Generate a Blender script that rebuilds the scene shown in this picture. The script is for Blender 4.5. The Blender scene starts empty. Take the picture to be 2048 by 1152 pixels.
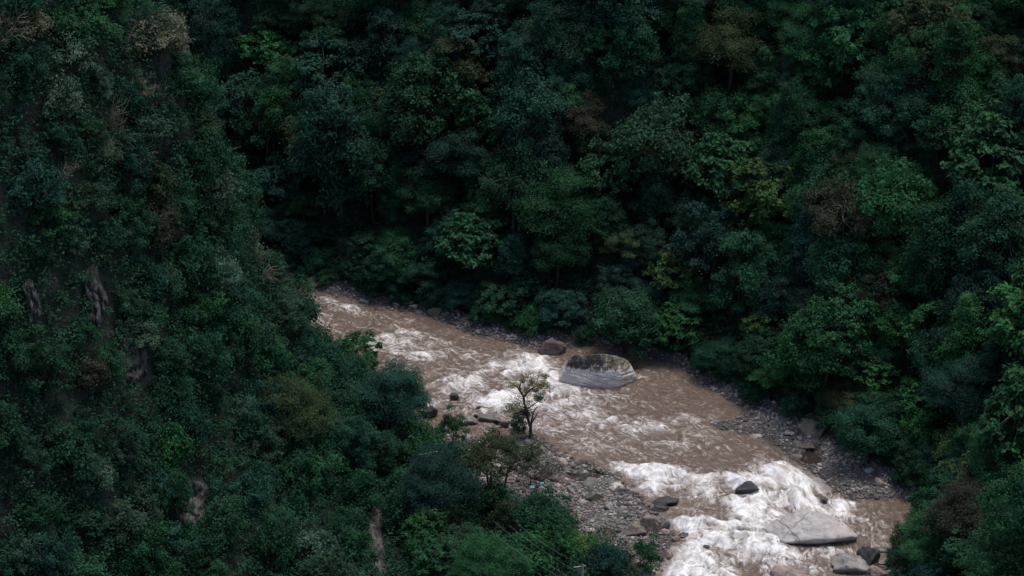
import bpy, bmesh, math, random
import numpy as np

# ------------------------------------------------------------------ camera, world, sun, exposure
CAM = np.array([0.0, 0.0, 150.0])
PITCH = math.radians(25.0)
TH = math.tan(math.radians(11.0))
scene = bpy.context.scene
cam_data = bpy.data.cameras.new('camera')
cam_data.sensor_width = 36.0
cam_data.lens = 18.0 / TH
cam_data.clip_start = 1.0
cam_data.clip_end = 3000.0
cam = bpy.data.objects.new('camera', cam_data)
scene.collection.objects.link(cam)
cam.location = CAM
cam.rotation_euler = (math.radians(90.0) - PITCH, 0, 0)
scene.camera = cam

SUN_EL, SUN_AZ = math.radians(74.0), math.radians(48.0)      # azimuth clockwise from +Y
world = bpy.data.worlds.new('World')
scene.world = world
world.use_nodes = True
wn = world.node_tree.nodes
sky = wn.new('ShaderNodeTexSky')
sky.sky_type = 'NISHITA'
sky.sun_disc = False
sky.sun_elevation = SUN_EL
sky.sun_rotation = SUN_AZ
sky.dust_density = 3.0
sky.air_density = 1.0
world.node_tree.links.new(sky.outputs[0], wn['Background'].inputs['Color'])
wn['Background'].inputs['Strength'].default_value = 0.13
sun_data = bpy.data.lights.new('sun', 'SUN')
sun_data.energy = 1.5
sun_data.angle = math.radians(20.0)
sun_data.color = (1.0, 0.96, 0.91)
sun = bpy.data.objects.new('sun', sun_data)
scene.collection.objects.link(sun)
sd = np.array([math.sin(SUN_AZ) * math.cos(SUN_EL), math.cos(SUN_AZ) * math.cos(SUN_EL), math.sin(SUN_EL)])
from mathutils import Vector
sun.rotation_euler = Vector(-sd).to_track_quat('-Z', 'Y').to_euler()
sun.location = (0, 250, 200)
vs = scene.view_settings
vs.view_transform = 'Standard'
vs.look = 'None'
vs.gamma = 1.0
vs.use_curve_mapping = False
vs.exposure = 0.45
cy = scene.cycles
cy.max_bounces = 5
cy.diffuse_bounces = 3
cy.glossy_bounces = 2
cy.transmission_bounces = 2
cy.volume_bounces = 0
cy.use_adaptive_sampling = True
cy.adaptive_threshold = 0.01
cy.use_denoising = True
cy.caustics_reflective = False
cy.caustics_refractive = False

rng = np.random.default_rng(11)
random.seed(5)
COL = scene.collection.objects

# ------------------------------------------------------------------ picture <-> place
FW = np.array([0, math.cos(PITCH), -math.sin(PITCH)])
UP = np.array([0, math.sin(PITCH), math.cos(PITCH)])
def ray(px, py):
    a = (px - 1024.0) / 1024.0 * TH
    b = (576.0 - py) / 1024.0 * TH
    return FW + np.array([a, 0, 0]) + UP * b
def at_z(px, py, z=0.0):
    d = ray(px, py)
    return CAM + d * ((z - CAM[2]) / d[2])
def at_y(px, py, y):
    d = ray(px, py)
    return CAM + d * (y / d[1])
def proj(x, y, z):
    dz = np.asarray(z) - CAM[2]
    w = np.asarray(y) * FW[1] + dz * FW[2]
    v = np.asarray(y) * UP[1] + dz * UP[2]
    return 1024 + np.asarray(x) / w / TH * 1024, 576 - v / w / TH * 1024

# ------------------------------------------------------------------ noise
def _h(ix, iy, iz, seed):
    n = (ix.astype(np.int64) * 374761393 + iy.astype(np.int64) * 668265263 + iz.astype(np.int64) * 2147483647 + seed * 144665) & 0xFFFFFFFF
    n = ((n ^ (n >> 13)) * 1274126177) & 0xFFFFFFFF
    n = ((n ^ (n >> 16)) * 2246822519) & 0xFFFFFFFF
    return ((n ^ (n >> 15)) & 0xFFFFFF) / float(0xFFFFFF) * 2 - 1
def noise3(x, y, z, seed=0):
    x = np.asarray(x, float); y = np.asarray(y, float) + 0 * x; z = np.asarray(z, float) + 0 * x
    xi, yi, zi = np.floor(x), np.floor(y), np.floor(z)
    fx, fy, fz = x - xi, y - yi, z - zi
    ux, uy, uz = [f * f * f * (f * (f * 6 - 15) + 10) for f in (fx, fy, fz)]
    r = 0
    for dx in (0, 1):
        for dy in (0, 1):
            for dz in (0, 1):
                w = (ux if dx else 1 - ux) * (uy if dy else 1 - uy) * (uz if dz else 1 - uz)
                r = r + w * _h(xi + dx, yi + dy, zi + dz, seed)
    return r
def noise2(x, y, seed=0):
    x = np.asarray(x, float); y = np.asarray(y, float)
    xi, yi = np.floor(x), np.floor(y)
    fx, fy = x - xi, y - yi
    ux, uy = [f * f * f * (f * (f * 6 - 15) + 10) for f in (fx, fy)]
    k = np.full(np.shape(xi), 7.0)
    a = _h(xi, yi, k, seed); b = _h(xi + 1, yi, k, seed); c = _h(xi, yi + 1, k, seed); d = _h(xi + 1, yi + 1, k, seed)
    return (a * (1 - ux) + b * ux) * (1 - uy) + (c * (1 - ux) + d * ux) * uy
def fbm2(x, y, o=4, seed=0):
    r, a = 0, 0.5
    for k in range(o):
        r = r + a * noise2(x * 2 ** k, y * 2 ** k, seed + k); a *= 0.5
    return r
def fbm3(p, s, o=4, seed=0):
    r, a = 0, 0.5
    for k in range(o):
        f = 2 ** k / s
        r = r + a * noise3(p[:, 0] * f, p[:, 1] * f, p[:, 2] * f, seed + k); a *= 0.5
    return r
def sstep(a, b, x):
    t = np.clip((x - a) / (b - a), 0, 1)
    return t * t * (3 - 2 * t)

# ------------------------------------------------------------------ mesh helpers
def np_mesh(name, V, F, smooth=True):
    V = np.ascontiguousarray(V, dtype=np.float32); F = np.ascontiguousarray(F, dtype=np.int32)
    m = bpy.data.meshes.new(name)
    n, k = F.shape
    m.vertices.add(len(V)); m.vertices.foreach_set('co', V.ravel())
    m.loops.add(n * k); m.loops.foreach_set('vertex_index', F.ravel())
    m.polygons.add(n)
    m.polygons.foreach_set('loop_start', np.arange(0, n * k, k, dtype=np.int32))
    m.polygons.foreach_set('loop_total', np.full(n, k, dtype=np.int32))
    m.update(calc_edges=True)
    m.polygons.foreach_set('use_smooth', np.full(n, smooth))
    return m
def fattr(m, name, data, typ='FLOAT'):
    a = m.attributes.new(name, typ, 'POINT')
    if typ == 'FLOAT':
        a.data.foreach_set('value', np.ascontiguousarray(data, np.float32))
    else:
        a.data.foreach_set('vector', np.ascontiguousarray(data, np.float32).ravel())
def link(name, mesh, mat=None, parent=None):
    if mesh is not None and mat is not None and len(mesh.materials) == 0:
        mesh.materials.append(mat)
    o = bpy.data.objects.new(name, mesh)
    COL.link(o)
    if parent is not None:
        o.parent = parent
    return o
def tag(o, label, cat=None, group=None, kind=None):
    o['label'] = label
    if cat: o['category'] = cat
    if group: o['group'] = group
    if kind: o['kind'] = kind
    return o
def tube(path, rad, sides=6, cap=False):
    """path (n,3), rad (n) -> verts, quads"""
    P = np.asarray(path, float); n = len(P)
    T = np.gradient(P, axis=0); T /= np.linalg.norm(T, axis=1)[:, None] + 1e-9
    ref = np.array([0.31, 0.95, 0.07])
    A = np.cross(T, ref); A /= np.linalg.norm(A, axis=1)[:, None] + 1e-9
    B = np.cross(T, A)
    th = np.arange(sides) / sides * 2 * math.pi
    V = P[:, None, :] + np.asarray(rad)[:, None, None] * (np.cos(th)[None, :, None] * A[:, None, :] + np.sin(th)[None, :, None] * B[:, None, :])
    idx = np.arange(n * sides).reshape(n, sides)
    F = np.stack([idx[:-1], np.roll(idx[:-1], -1, 1), np.roll(idx[1:], -1, 1), idx[1:]], -1).reshape(-1, 4)
    return V.reshape(-1, 3), F
def join(parts):
    Vs, Fs, o = [], [], 0
    for V, F in parts:
        Vs.append(V); Fs.append(F + o); o += len(V)
    return np.concatenate(Vs), np.concatenate(Fs)

# ------------------------------------------------------------------ materials
def new_mat(name):
    m = bpy.data.materials.new(name); m.use_nodes = True
    nt = m.node_tree; nt.nodes.clear()
    return m, nt, nt.nodes, nt.links
class N:
    """tiny node helper"""
    def __init__(s, nt): s.nt = nt
    def __call__(s, typ, props=None, **ins):
        n = s.nt.nodes.new('ShaderNode' + typ)
        for k, v in (props or {}).items(): setattr(n, k, v)
        for k, v in ins.items():
            i = n.inputs[int(k[1:])] if k[0] == 'i' and k[1:].isdigit() else n.inputs[k.replace('_', ' ')]
            if hasattr(v, 'is_output'): s.nt.links.new(v, i)
            elif hasattr(v, 'outputs'): s.nt.links.new(v.outputs[0], i)
            else: i.default_value = v
        return n
    def math(s, op, a, b=0.0, clamp=False):
        q = s('Math', {'operation': op, 'use_clamp': clamp}, i0=a, i1=b); q.inputs[2].default_value = 0.0
        return q
    def mix(s, fac, a, b, blend='MIX'):
        n = s.nt.nodes.new('ShaderNodeMix'); n.data_type = 'RGBA'; n.blend_type = blend
        for i, v in ((0, fac), (6, a), (7, b)):
            if hasattr(v, 'is_output'): s.nt.links.new(v, n.inputs[i])
            elif hasattr(v, 'outputs'): s.nt.links.new(v.outputs[0], n.inputs[i])
            else: n.inputs[i].default_value = v if i == 0 else (tuple(v) + (1,))[:4]
        return n.outputs[2]
    def ramp(s, fac, stops):
        n = s.nt.nodes.new('ShaderNodeMapRange'); n.interpolation_type = 'SMOOTHSTEP'
        n.inputs[1].default_value, n.inputs[2].default_value = stops
        s.nt.links.new(fac if hasattr(fac, 'is_output') else fac.outputs[0], n.inputs[0])
        return n.outputs[0]
    def out(s, sh):
        o = s.nt.nodes.new('ShaderNodeOutputMaterial')
        s.nt.links.new(sh if hasattr(sh, 'is_output') else sh.outputs[0], o.inputs[0])

def leaf_material(name, trans=0.32, spread=0.28):
    m, nt, nd, lk = new_mat(name); n = N(nt)
    oi = n('ObjectInfo'); ge = n('NewGeometry')
    val = n.math('MULTIPLY_ADD', ge.outputs['Random Per Island'], 2 * spread); val.inputs[2].default_value = 1 - spread
    hue = n.math('MULTIPLY_ADD', ge.outputs['Random Per Island'], 37.7)
    hue = n.math('FRACT', hue)
    hue = n.math('MULTIPLY_ADD', hue, 0.05); hue.inputs[2].default_value = 0.475
    tc = n('TexCoord')
    bn = n('TexNoise', Vector=n('VectorMath', {'operation': 'ADD'}, i0=tc.outputs['Object'], i1=oi.outputs['Location']), Scale=.55, Detail=2.0)
    val = n('Math', {'operation': 'MULTIPLY_ADD'}, i0=n.math('SUBTRACT', bn, .5), i1=2.2, i2=val)
    hue = n('Math', {'operation': 'MULTIPLY_ADD'}, i0=n.math('SUBTRACT', bn.outputs['Color'], .5), i1=-.10, i2=hue)
    val = n.math('MAXIMUM', val, .25)
    hs = n('HueSaturation', Hue=hue, Value=val, Color=oi.outputs['Color'])
    bs = n('BsdfPrincipled', Base_Color=hs, Roughness=0.6)
    bs.inputs['Specular IOR Level'].default_value = 0.12
    tr = n('BsdfTranslucent', Color=hs)
    mx = n('MixShader', i0=trans, i1=bs, i2=tr)
    n.out(mx)
    return m
M_LEAF = leaf_material('leaf')
def bark_material():
    m, nt, nd, lk = new_mat('bark'); n = N(nt)
    oi = n('ObjectInfo'); tc = n('TexCoord')
    mp = n('Mapping', i0=tc.outputs['Object']); mp.inputs['Scale'].default_value = (3, 3, 0.6)
    nz = n('TexNoise', Vector=mp, Scale=2.0, Detail=5.0)
    c = n.mix(n.ramp(nz, (0.3, 0.7)), (0.45, 0.45, 0.45), (1.35, 1.3, 1.2))
    c = n.mix(1.0, oi.outputs['Color'], c, 'MULTIPLY')
    bp = n('Bump', Strength=0.6, Distance=0.05, Height=nz)
    n.out(n('BsdfPrincipled', Base_Color=c, Roughness=0.9, Normal=bp))
    return m
M_BARK = bark_material()
def stone_material():
    m, nt, nd, lk = new_mat('river_stone'); n = N(nt)
    oi = n('ObjectInfo'); tc = n('TexCoord')
    ad = n('VectorMath', {'operation': 'ADD'}, i0=tc.outputs['Object'], i1=oi.outputs['Location'])
    nz = n('TexNoise', Vector=ad, Scale=1.6, Detail=7.0, Roughness=0.65)
    c = n.mix(n.ramp(nz, (0.3, 0.72)), (0.6, 0.6, 0.62), (1.35, 1.32, 1.28))
    c = n.mix(1.0, oi.outputs['Color'], c, 'MULTIPLY')
    n2 = n('TexNoise', Vector=ad, Scale=0.6, Detail=3.0)
    c = n.mix(n.math('MULTIPLY', n.ramp(n2, (0.55, 0.7)), 0.5), c, (0.05, 0.052, 0.04))
    geo = n('NewGeometry'); sx = n('SeparateXYZ', i0=geo.outputs['Position'])
    wet = n.ramp(sx.outputs[2], (0.75, 0.3))               # damp band by the water
    c = n.mix(n.math('MULTIPLY', wet, 0.55), c, n.mix(1.0, c, (0.35, 0.33, 0.32), 'MULTIPLY'))
    vc = n('TexVoronoi', {'feature': 'DISTANCE_TO_EDGE'}, Vector=n('VectorMath', {'operation': 'ADD'}, i0=ad, i1=nz.outputs['Color']), Scale=.8)
    ck = n.ramp(vc.outputs['Distance'], (.03, 0.0))
    c = n.mix(n.math('MULTIPLY', ck, .5), c, (.03, .028, .027))
    hh = n('Math', {'operation': 'MULTIPLY_ADD'}, i0=ck, i1=-.3, i2=nz)
    bp = n('Bump', Strength=0.8, Distance=0.1, Height=hh)
    ro = n.math('MULTIPLY_ADD', wet, -0.4); ro.inputs[2].default_value = 0.85
    n.out(n('BsdfPrincipled', Base_Color=c, Roughness=ro, Normal=bp))
    return m
M_STONE = stone_material()

# ------------------------------------------------------------------ plan of the gorge
def zpts(l, z=0.0): return np.array([at_z(a, b, z)[:2] for a, b in l])
FAR_PX = [(560, 560), (610, 575), (660, 590), (750, 612), (860, 634), (950, 670), (1030, 690), (1080, 706), (1130, 700), (1200, 690), (1290, 712), (1360, 738), (1430, 785),
          (1500, 822), (1470, 838), (1410, 848), (1440, 862), (1510, 872), (1560, 900), (1590, 922), (1620, 950), (1660, 985), (1720, 1002), (1800, 998), (1835, 1012), (1830, 1040), (1808, 1070), (1795, 1100), (1755, 1125), (1720, 1160)]
NEAR_PX = [(520, 640), (600, 710), (700, 790), (800, 845), (850, 852), (900, 866), (960, 876), (1020, 872), (1045, 864), (1075, 868), (1100, 890), (1125, 908), (1190, 930), (1235, 950), (1262, 975), (1290, 1000), (1325, 1035), (1352, 1075), (1345, 1110), (1320, 1150), (1300, 1190)]
farL = np.concatenate([[(-190, 372), (-130, 350), (-85, 334)], zpts(FAR_PX), [(34, 232), (36, 215), (60, 180), (90, 130)]])
nearL = np.concatenate([[(-190, 345), (-130, 322), (-85, 308)], zpts(NEAR_PX), [(14, 232), (12, 215), (25, 180), (50, 130)]])
RIVER = np.concatenate([farL, nearL[::-1]])
TREE_PX = [(540, 520), (640, 556), (740, 584), (850, 604), (950, 640), (1080, 664), (1180, 672), (1300, 692), (1400, 728), (1500, 786), (1560, 824), (1640, 850), (1690, 880), (1760, 940), (1840, 975), (1880, 1020), (1870, 1070), (1830, 1120), (1800, 1160)]
treeL = np.concatenate([[(-190, 376), (-130, 354), (-85, 339)], zpts(TREE_PX, 0.8) + np.array([0.5, 1.0]), [(43, 232), (47, 215), (70, 180), (100, 130)]])
FARREG = np.concatenate([treeL, [(300, 130), (300, 700), (-300, 700), (-300, 376)]])

def seg_dist(X, Y, L):
    d = np.full(X.shape, 1e9)
    for (ax, ay), (bx, by) in zip(L[:-1], L[1:]):
        ex, ey = bx - ax, by - ay
        t = np.clip(((X - ax) * ex + (Y - ay) * ey) / (ex * ex + ey * ey + 1e-9), 0, 1)
        d = np.minimum(d, (X - ax - t * ex) ** 2 + (Y - ay - t * ey) ** 2)
    return np.sqrt(d)
def inside(X, Y, P):
    r = np.zeros(X.shape, bool)
    Q = np.roll(P, -1, 0)
    for (ax, ay), (bx, by) in zip(P, Q):
        c = (ay > Y) != (by > Y)
        r ^= c & (X < (bx - ax) * (Y - ay) / (by - ay + 1e-12) + ax)
    return r

# control points of the near bank and the spur: picture point + distance
SP = [(280, 0, 266), (350, 150, 268), (420, 300, 271), (470, 430, 275), (500, 540, 280), (570, 670, 285), (690, 790, 287), (795, 868, 283),
      (150, 0, 258), (0, 0, 250), (0, 300, 243), (0, 576, 236), (0, 860, 229), (0, 1152, 222), (200, 300, 254), (200, 576, 246), (200, 860, 238), (200, 1152, 228),
      (330, 430, 260), (360, 700, 255), (360, 950, 245), (360, 1152, 236), (480, 640, 269), (520, 850, 261), (520, 1152, 240), (650, 830, 273), (650, 1000, 257), (650, 1152, 243), (780, 950, 268), (780, 1152, 245.5)]
pts = [tuple(at_y(*s)) for s in SP]
pts += [(*at_z(a, b, z)[:2], z) for a, b, z in [(900, 930, 1.2), (960, 960, 1.0), (900, 1030, 1.6), (1000, 1060, 1.1), (930, 1152, 1.8), (1100, 1000, .9), (1100, 1100, 1.1), (1200, 1040, .9), (1240, 1100, .9), (1180, 960, .6), (1150, 1152, 1.4), (1280, 1150, .7)]]
pts += [(x, y, 0.0) for x, y in nearL[:6]]
pts += [(-60, 240, 55), (-80, 260, 85), (-110, 280, 90), (-120, 240, 80), (-70, 200, 30), (-40, 190, 10), (0, 200, 6), (10, 232, 1), (-100, 150, 30), (20, 130, 5), (-150, 310, 50), (-190, 330, 25), (-70, 285, 52), (-95, 290, 55)]
pts = np.array(pts)
def rbf_fit(p):
    n = len(p)
    r = np.hypot(p[:, None, 0] - p[None, :, 0], p[:, None, 1] - p[None, :, 1]) + np.eye(n) * -0.6
    A = np.zeros((n + 3, n + 3)); A[:n, :n] = r; A[:n, n] = 1; A[:n, n + 1:] = p[:, :2]; A[n, :n] = 1; A[n + 1:, :n] = p[:, :2].T
    return np.linalg.solve(A, np.concatenate([p[:, 2], [0, 0, 0]]))
RW = rbf_fit(pts)
def rbf(X, Y):
    z = RW[-3] + RW[-2] * X + RW[-1] * Y
    for (x, y, _), w in zip(pts, RW[:-3]):
        z = z + w * np.hypot(X - x, Y - y)
    return z
POOLS = [(1168, 956, 32, 12), (1622, 914, 24, 16)]
BARPX = np.array([(820, 820), (890, 900), (905, 960), (960, 1010), (1000, 1010), (1080, 1010), (1150, 1040), (1165, 1075), (1230, 1092), (1262, 1110), (1300, 1200), (1500, 1200), (1500, 900), (1000, 760)])
def terrain(X, Y):
    dr = seg_dist(X, Y, RIVER) * np.where(inside(X, Y, RIVER), -1, 1)
    infar = inside(X, Y, FARREG)
    dT = seg_dist(X, Y, treeL) * np.where(infar, 1, -1)
    dN = seg_dist(X, Y, nearL); dF = seg_dist(X, Y, farL)
    near = (dr > 0) & (dN < dF) & ~infar
    bank = np.where(dr < 0, -1.7 * sstep(0, 3, -dr) - 0.12 * np.clip(-dr, 0, 1), 0)
    rough = fbm2(X / 2.3, Y / 2.3, 3, 3)
    shore = np.clip(dr, 0, None)
    bank = bank + np.where(dr > 0, 0.9 * (1 - np.exp(-shore / 4.0)) + rough * 0.35 * sstep(0, 2, shore), 0)
    d = np.clip(dT, 0, None)
    gul = fbm2(X / 30, Y / 30, 3, 21)
    rise = 0.98 * d - 1.2 * (1 - np.exp(-d / 1.2)) + gul * 16 * sstep(2, 30, d) + fbm2(X / 7, Y / 7, 3, 9) * 3.0 * sstep(0, 8, d)
    rise = np.where(rise > 95, 95 + (rise - 95) * 0.3, rise)
    zf = bank + np.clip(rise, 0, None)
    zr = rbf(X, Y)
    zr = zr + fbm2(X / 6, Y / 6, 3, 31) * np.clip(zr - 2, 0, 12) * 0.25
    zn = np.maximum(bank, np.minimum(zr, 0.2 + 2.2 * np.clip(dr, 0, None)))
    z = np.where(near, zn, zf)
    for (a, b, rx, ry) in POOLS:
        px, py = proj(X, Y, 0.0)
        e = ((px - a) / rx) ** 2 + ((py - b) / ry) ** 2
        z = np.where(dr > 0, z + (-0.35 - z) * (1 - sstep(0.75, 1.25, e + rough * 0.3)) * (e < 1.6), z)
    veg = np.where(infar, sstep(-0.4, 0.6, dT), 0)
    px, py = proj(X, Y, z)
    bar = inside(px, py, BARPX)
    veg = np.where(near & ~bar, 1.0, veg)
    return z, dr, dT, veg, near
X0, X1, Y0, Y1, ST = -175.0, 175.0, 130.0, 470.0, 1.0
gx = np.arange(X0, X1 + .1, ST); gy = np.arange(Y0, Y1 + .1, ST)
GX, GY = np.meshgrid(gx, gy)
GZ, GDR, GDT, GVEG, GNEAR = terrain(GX, GY)
def samp(G, x, y):
    u = np.clip((np.asarray(x, float) - X0) / ST, 0, len(gx) - 1.001); v = np.clip((np.asarray(y, float) - Y0) / ST, 0, len(gy) - 1.001)
    i = u.astype(int); j = v.astype(int); a = u - i; b = v - j
    return (G[j, i] * (1 - a) + G[j, i + 1] * a) * (1 - b) + (G[j + 1, i] * (1 - a) + G[j + 1, i + 1] * a) * b
def ground(x, y): return samp(GZ, x, y)
def hit(px, py, h=0.0):
    """where the sight line through a picture point comes within h of the ground"""
    d = ray(px, py)
    t = np.linspace(170, 520, 1400)
    P = CAM[None] + d[None] * t[:, None]
    g = P[:, 2] - ground(P[:, 0], P[:, 1]) - h
    k = np.argmax(g < 0)
    p = P[k]
    return np.array([p[0], p[1], float(ground(p[0], p[1]))])

GRY, GRX = np.gradient(GZ, ST)
AREA = np.sqrt(1 + GRX ** 2 + GRY ** 2)
def surf_points(mask, n):
    """points spread evenly over the (steep) surface where mask holds"""
    w = (AREA * mask).ravel(); c = np.cumsum(w)
    q = np.searchsorted(c, rng.random(n) * c[-1])
    j, i = np.unravel_index(q, GZ.shape)
    return gx[i] + rng.uniform(-.5, .5, n) * ST, gy[j] + rng.uniform(-.5, .5, n) * ST
GPX, GPY = proj(GX, GY, GZ + 1.0)
def ground_material():
    m, nt, nd, lk = new_mat('forest_floor'); n = N(nt)
    geo = n('NewGeometry'); at = n('Attribute', {'attribute_name': 'veg'})
    nz = n('TexNoise', Vector=geo.outputs['Position'], Scale=0.5, Detail=8.0, Roughness=0.7)
    n2 = n('TexNoise', Vector=geo.outputs['Position'], Scale=3.0, Detail=5.0)
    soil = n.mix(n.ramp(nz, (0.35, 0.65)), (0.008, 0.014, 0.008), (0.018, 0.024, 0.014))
    vo = n('TexVoronoi', Vector=geo.outputs['Position'], Scale=2.6)
    grav = n.mix(n.ramp(n2, (0.3, 0.7)), (0.075, 0.068, 0.064), (0.15, 0.135, 0.125))
    vg = n('RGBToBW', Color=vo.outputs['Color'])
    grav = n.mix(0.5, grav, n.mix(1.0, grav, n.mix(vg, (.3, .3, .3), (1.6, 1.6, 1.6)), 'MULTIPLY'))
    sx = n('SeparateXYZ', i0=geo.outputs['Position'])
    wet = n.ramp(sx.outputs[2], (0.45, 0.05))
    grav = n.mix(n.math('MULTIPLY', wet, 0.6), grav, (0.03, 0.024, 0.022))
    nx = n('SeparateXYZ', i0=geo.outputs['True Normal'])
    mp = n('Mapping', i0=geo.outputs['Position']); mp.inputs['Scale'].default_value = (1, 1, 0.25)
    n3 = n('TexNoise', Vector=mp, Scale=0.9, Detail=8.0, Roughness=0.7)
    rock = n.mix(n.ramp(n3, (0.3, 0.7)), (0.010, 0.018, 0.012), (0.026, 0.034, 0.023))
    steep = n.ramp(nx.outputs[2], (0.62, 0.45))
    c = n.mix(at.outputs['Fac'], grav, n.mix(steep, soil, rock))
    hh = n('Math', {'operation': 'ADD'}, i0=vo.outputs['Distance'], i1=n3)
    bp = n('Bump', Strength=0.7, Distance=0.25, Height=hh)
    n.out(n('BsdfPrincipled', Base_Color=c, Roughness=0.9, Normal=bp))
    return m
idx = np.arange(GX.size).reshape(GX.shape)
F = np.stack([idx[:-1, :-1], idx[:-1, 1:], idx[1:, 1:], idx[1:, :-1]], -1).reshape(-1, 4)
gm = np_mesh('ground', np.stack([GX, GY, GZ], -1).reshape(-1, 3), F)
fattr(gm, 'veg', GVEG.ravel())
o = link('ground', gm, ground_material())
tag(o, 'steep forested gorge sides and stony banks along the river', 'ground', kind='structure')

# ------------------------------------------------------------------ river
CL = zpts([(500, 575), (640, 612), (800, 690), (950, 745), (1150, 820), (1350, 905), (1460, 990), (1490, 1080), (1500, 1180)])
CL = np.concatenate([[(-190, 358), (-130, 336), (-85, 321)], CL, [(26, 215), (42, 180), (70, 130)]])
def catmull(P, k=24):
    P = np.concatenate([[2 * P[0] - P[1]], P, [2 * P[-1] - P[-2]]])
    out = []
    for i in range(1, len(P) - 2):
        t = np.linspace(0, 1, k, endpoint=False)[:, None]
        a, b, c, d = P[i - 1], P[i], P[i + 1], P[i + 2]
        out.append(0.5 * (2 * b + (c - a) * t + (2 * a - 5 * b + 4 * c - d) * t ** 2 + (3 * b - a - 3 * c + d) * t ** 3))
    return np.concatenate(out + [P[-2:-1]])
CLS = catmull(CL, 16)
CLA = np.concatenate([[0], np.cumsum(np.hypot(*np.diff(CLS, axis=0).T))])
def flow_st(x, y):
    best = np.full(x.shape, 1e18); S = np.zeros(x.shape); Tt = np.zeros(x.shape)
    for i in range(len(CLS) - 1):
        a, b = CLS[i], CLS[i + 1]; e = b - a; L = math.hypot(*e)
        t = np.clip(((x - a[0]) * e[0] + (y - a[1]) * e[1]) / L ** 2, 0, 1)
        dx = x - a[0] - t * e[0]; dy = y - a[1] - t * e[1]; d = dx * dx + dy * dy
        u = d < best
        best = np.where(u, d, best); S = np.where(u, CLA[i] + t * L, S)
        Tt = np.where(u, np.sign(e[0] * dy - e[1] * dx) * np.sqrt(d), Tt)
    return S, Tt
# whitewater patches: picture centre, half sizes, tilt (deg, clockwise), strength
FOAM = [(1062, 727, 50, 15, 12, 1.1), (960, 746, 34, 7, 4, .8), (1050, 757, 70, 16, 5, .75), (935, 772, 62, 15, -12, 1.0), (905, 790, 40, 16, -8, .9), (995, 800, 85, 20, 4, .95), (1105, 768, 60, 26, 10, .85),
        (1090, 735, 50, 16, 20, .7), (900, 822, 40, 12, 10, .4), (950, 826, 50, 10, 10, .5), (1130, 808, 110, 30, 12, .6), (1210, 845, 150, 38, 14, .5), (1080, 845, 70, 25, 10, .5), (1180, 885, 90, 18, 18, .35),
        (700, 622, 70, 7, 12, .55), (745, 655, 60, 9, 6, .4), (830, 712, 62, 8, 2, .7), (860, 692, 120, 22, 8, .38), (655, 603, 22, 5, 20, .8), (770, 632, 60, 6, 14, .4), (930, 715, 60, 10, 10, .4), (800, 760, 40, 14, 0, .4), (860, 745, 40, 8, -10, .5),
        (1310, 882, 52, 9, 12, 1.0), (1365, 897, 40, 8, 14, .6), (1400, 846, 55, 12, 4, .75), (1440, 858, 40, 8, 0, .6), (1330, 857, 9, 4, 0, .9), (1385, 865, 60, 10, 8, .5), (1250, 800, 70, 10, 10, .4), (1300, 840, 60, 16, 12, .45),
        (1290, 946, 48, 10, 4, 1.1), (1360, 958, 80, 16, 4, 1.1), (1320, 975, 70, 22, 14, .8), (1450, 985, 110, 28, 8, .95), (1548, 945, 32, 16, 10, 1.1), (1520, 975, 70, 24, 6, 1.0), (1600, 985, 60, 34, 28, 1.0), (1655, 1020, 50, 34, 34, 1.0),
        (1560, 1020, 110, 34, 0, 1.05), (1400, 1052, 60, 22, -12, 1.15), (1372, 1048, 34, 11, 0, 1.1), (1470, 1072, 80, 40, 0, 1.05), (1430, 1115, 95, 36, 0, 1.0), (1375, 1130, 50, 30, 0, .5), (1555, 1108, 60, 18, 8, .75), (1500, 1040, 60, 30, 0, .9), (1520, 1140, 70, 22, 0, .7),
        (1640, 1112, 70, 10, 0, .55), (1700, 1000, 40, 22, 36, .5), (1738, 1065, 30, 18, 50, .55), (1745, 1030, 40, 16, 40, .35), (1620, 1140, 50, 10, 0, .5), (1280, 962, 30, 20, 40, .4), (1330, 1000, 50, 14, 20, .4), (1400, 1170, 120, 40, 0, .9), (1560, 940, 60, 10, 12, .5)]
CALM = [(1420, 1018, 62, 14, 14, .55), (1440, 925, 120, 10, 8, .4), (1545, 885, 60, 22, 26, .5), (1330, 745, 60, 40, 20, .6), (1760, 1030, 60, 30, 0, .5), (1390, 790, 60, 30, 30, .5)]
def blobs(L, px, py, p=1.0):
    D = np.zeros(px.shape)
    for (a, b, rx, ry, r, s) in L:
        c, q = math.cos(math.radians(r)), math.sin(math.radians(r))
        u = ((px - a) * c + (py - b) * q) / rx; v = (-(px - a) * q + (py - b) * c) / ry
        g = np.clip(s * .88 * np.exp(-(u * u + v * v) * 0.55), 0, 1)
        D = np.maximum(D, g) + .22 * np.minimum(D, g)
    return D
WS = 0.205
wx = np.arange(-78, 64, WS); wy = np.arange(226, 338, WS)
WX, WY = np.meshgrid(wx, wy)
WG = ground(WX, WY)
keep = WG < 0.55
WP, WQ = proj(WX, WY, 0.0)
keep &= (WP > 300) & (WP < 2150) & (WQ < 1330)
ii = -np.ones(WX.shape, int); ii[keep] = np.arange(keep.sum())
fx, fy, fg, fpx, fpy = WX[keep], WY[keep], WG[keep], WP[keep], WQ[keep]
S, Tt = flow_st(fx, fy)
warp = fbm2(fx / 5, fy / 5, 3, 55)
wpx = fpx + 22 * fbm2(fx / 3, fy / 3, 3, 61) ; wpy = fpy + 10 * fbm2(fx / 3, fy / 3, 3, 62)
deep = sstep(-0.1, -1.4, fg)
D = blobs([(a, b, c, d, e, f * ((.62 if a < 880 else .76) if b < 900 else .88)) for a, b, c, d, e, f in FOAM], wpx, wpy)
D = np.clip(D * (1 - blobs(CALM, fpx, fpy)), 0, 1)
D = np.clip(D * (.95 + .8 * fbm2(S / 5, Tt / 2.6, 3, 101)), 0, 1)
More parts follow.
